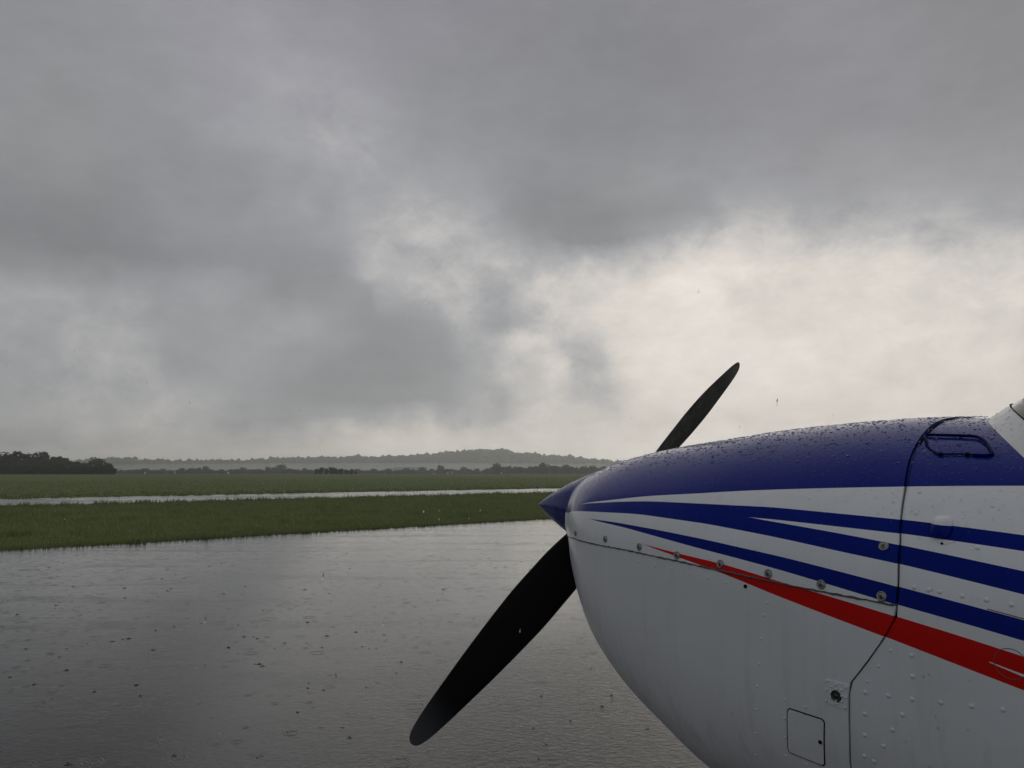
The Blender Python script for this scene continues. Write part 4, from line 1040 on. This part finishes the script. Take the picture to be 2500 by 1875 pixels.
for sgn in (-1, 1):
    gear(2.55, sgn * 1.5, .20, -.50, 'main_gear')
    V = []; F = []; n = 26
    for k, (yy, lead, chd, zz, tk) in enumerate([(.45, 1.75, 2.0, -.46, .2), (1.1, 2.02, 1.6, -.42, .19), (4.6, 2.10, 1.55, -.02, .18), (4.75, 2.2, 1.3, .0, .08)]):
        for j in range(n):
            a = 2 * math.pi * j / n; xc = .5 - .5 * math.cos(a); yt = math.sin(a) * tk * .5 * (1.6 * math.sqrt(max(xc, 0)) * (1 - xc) + .15 * (1 - xc) + .02)
            V.append((lead + chd * xc, sgn * yy, zz + yt * 1.6))
    for k in range(3):
        for j in range(n): F.append((k * n + j, k * n + (j + 1) % n, (k + 1) * n + (j + 1) % n, (k + 1) * n + j))
    F.append(tuple(3 * n + j for j in range(n)))
    link('wing', mesh_from('wing', V, F, True), M_whiteplain, plane)
def fin(name, pts, th):
    V = [(a, b2 - th, c) if name == 'fin' else (a, b2, c - th) for a, b2, c in pts] + [(a, b2 + th, c) if name == 'fin' else (a, b2, c + th) for a, b2, c in pts]
    n = len(pts); F = [tuple(range(n)), tuple(range(2 * n - 1, n - 1, -1))] + [(k, (k + 1) % n, n + (k + 1) % n, n + k) for k in range(n)]
    link(name, mesh_from(name, V, F), M_whiteplain, plane)
fin('fin', [(5.2, 0, .15), (5.75, 0, 1.2), (6.3, 0, 1.2), (6.4, 0, .05)], .03)
for sgn in (-1, 1): fin('stabilator', [(5.7, sgn * .05, .12), (5.9, sgn * 1.6, .14), (6.5, sgn * 1.6, .14), (6.5, sgn * .05, .12)], .03)

# ---- rain beads standing on the skin
ico = []
bd = []
for (rr_, hh_) in ((1.0, -.06), (1.0, .10), (.88, .27), (.62, .41), (.28, .48)): bd.append((rr_, hh_))
bv, bf = lathe(bd, 9); bv = np.array(bv + [(0, 0, .5)]); nb_ = len(bd) * 9
bt = [q for q in bf]; tri = [((len(bd) - 1) * 9 + k, (len(bd) - 1) * 9 + (k + 1) % 9, nb_) for k in range(9)]
bftri = np.array([x for q in bt for x in ((q[0], q[1], q[2]), (q[0], q[2], q[3]))] + tri)
BV = []; BF = []; cnt = 0
def add_bead(p, nn, r_, stretch=1.):
    global cnt
    z = np.array(nn); a = np.cross(z, [0, 0, 1.0]); a /= np.linalg.norm(a) + 1e-9; b2 = np.cross(z, a)
    v = bv * [r_ * (.8 + .5 * random.random()), r_ * stretch, r_]
    v = v + rng.normal(0, .05 * r_, v.shape)
    w_ = np.outer(v[:, 0], a) + np.outer(v[:, 1], b2) + np.outer(v[:, 2], z) + np.array(p)
    BV.append(w_); BF.append(bftri + cnt * len(bv)); cnt += 1
N_TOP = 7600; k = 0
while k < N_TOP:
    t_ = .07 + 1.22 * random.random(); T, B, W, C, N1, N2 = sec(t_)
    th = random.uniform(-1.05, 1.38)
    v_ = W * math.sin(abs(th)) ** (2 / N1) if th else 0; u = C + (T - C) * math.cos(th) ** (2 / N1)
    if random.random() > max(.02, math.cos(th) ** 2.2) * min(1, .25 + t_): continue
    if t_ > tb(v_) - .004: continue
    e = 1e-3
    f_ = lambda tt, vv: top_h(tt, vv)
    if v_ < .85 * W:
        nn = Vector((-(f_(t_ + e, v_) - f_(t_ - e, v_)) / (2 * e), (f_(t_, v_ + e) - f_(t_, v_ - e)) / (2 * e), 1.0)).normalized()   # port side (y=-v)
        nn = Vector((nn.x, nn.y, nn.z))
    else: nn = normal_at(t_, v_, u)
    y_ = -v_
    if th < 0: y_ = v_; nn = Vector((nn.x, -nn.y, nn.z))
    r_ = (.0008 + .0021 * random.random() ** 2.4) * (1.0 if abs(th) < .8 else .55)
    off_b = -.0032 if t_ > 1.12 else 0
    add_bead(Vector((t_, y_, u)) + nn * off_b, nn, r_, 1.0 + (.5 * random.random() if abs(th) > .6 else .15)); k += 1
for i in range(260):                                          # a few on the flank
    t_ = .3 + .95 * random.random(); u = random.uniform(-.3, .12); p, nn = place(t_, u, -.0032 if t_ > 1.13 else -.0004); add_bead(p, nn, .0007 + .0009 * random.random(), 1.3)
for i in range(200):                                          # spinner
    x = random.random() ** .7; r_ = .1475 * (1 - (1 - x) ** 1.28) ** .92; a = random.uniform(-1.5, 1.5) ; nn = Vector((-.38, -math.sin(a), math.cos(a))).normalized()
    add_bead((-.347 + x * .377, -r_ * math.sin(a), r_ * math.cos(a)), nn, .0009 + .0016 * random.random() ** 2)
for i in range(420):                                          # fairing and glass
    v_ = random.uniform(-.3, .5); s = random.random() * .3; p = wpt(v_, s, .0002); nn = Vector((-math.sin(WA), 0, math.cos(WA))); nn = (nn + Vector((0, v_ * -.9 if False else 0, 0))).normalized()
    add_bead((p.x, -p.y if v_ > 0 else -p.y, p.z), nn, .0008 + .0018 * random.random() ** 2)
M_bead, t_, b_ = material('water_beads')
b_.inputs['Base Color'].default_value = (.9, .93, 1, 1); b_.inputs['Transmission Weight'].default_value = 1; b_.inputs['Roughness'].default_value = .0; b_.inputs['IOR'].default_value = 1.333
nz_ = t_.noise(t_.node('ShaderNodeTexCoord').outputs['Object'], 400, 2); t_.put(b_.inputs['Roughness'], t_.rng(nz_, .3, .7, 0, .05))
o = link('rain_beads', mesh_from('rain_beads', np.concatenate(BV), np.concatenate(BF), True), M_bead, plane, kind='stuff')

# ================================================================== AIR
# drops falling through the near air
dv, df = lathe([(.0001, -.0052), (.0009, -.0040), (.0013, -.0015), (.0012, .0012), (.0007, .0040), (.0001, .0062)], 7)
dv = np.array(dv); df = np.array(df); RV = []; RF = []
for i in range(300):
    y = 1.3 + 5.0 * rng.random(); x = (rng.random() * 1.5 - .75) * y; z = CAM_H + (rng.random() * .80 - .55) * y
    if z < .05: z = .05 + rng.random() * .8
    d = dv * (.5 + .7 * rng.random()); tl = np.array([d[:, 0] + d[:, 2] * .12, d[:, 1], d[:, 2]]).T
    RV.append(tl + [x, y, z]); RF.append(df + i * len(dv))
link('falling_rain', mesh_from('falling_rain', np.concatenate(RV), np.concatenate(RF), True), M_bead, kind='stuff',
     label='rain drops falling through the air above the apron', cat='rain')

mh = bpy.data.materials.new('haze'); mh.use_nodes = True; t = NT(mh.node_tree); t.n.clear()
pv = t.node('ShaderNodeVolumePrincipled'); pv.inputs['Color'].default_value = (.93, .94, .93, 1); pv.inputs['Density'].default_value = HAZE_D; pv.inputs['Anisotropy'].default_value = .7
t.l.new(pv.outputs[0], t.node('ShaderNodeOutputMaterial').inputs['Volume'])
link('haze', mesh_from('haze', *box(-2600, 2600, -2600, 2600, -1.2, HAZE_TOP + CAM_H)), mh, kind='stuff', label='thin rain haze lying over the airfield and hills', cat='haze')
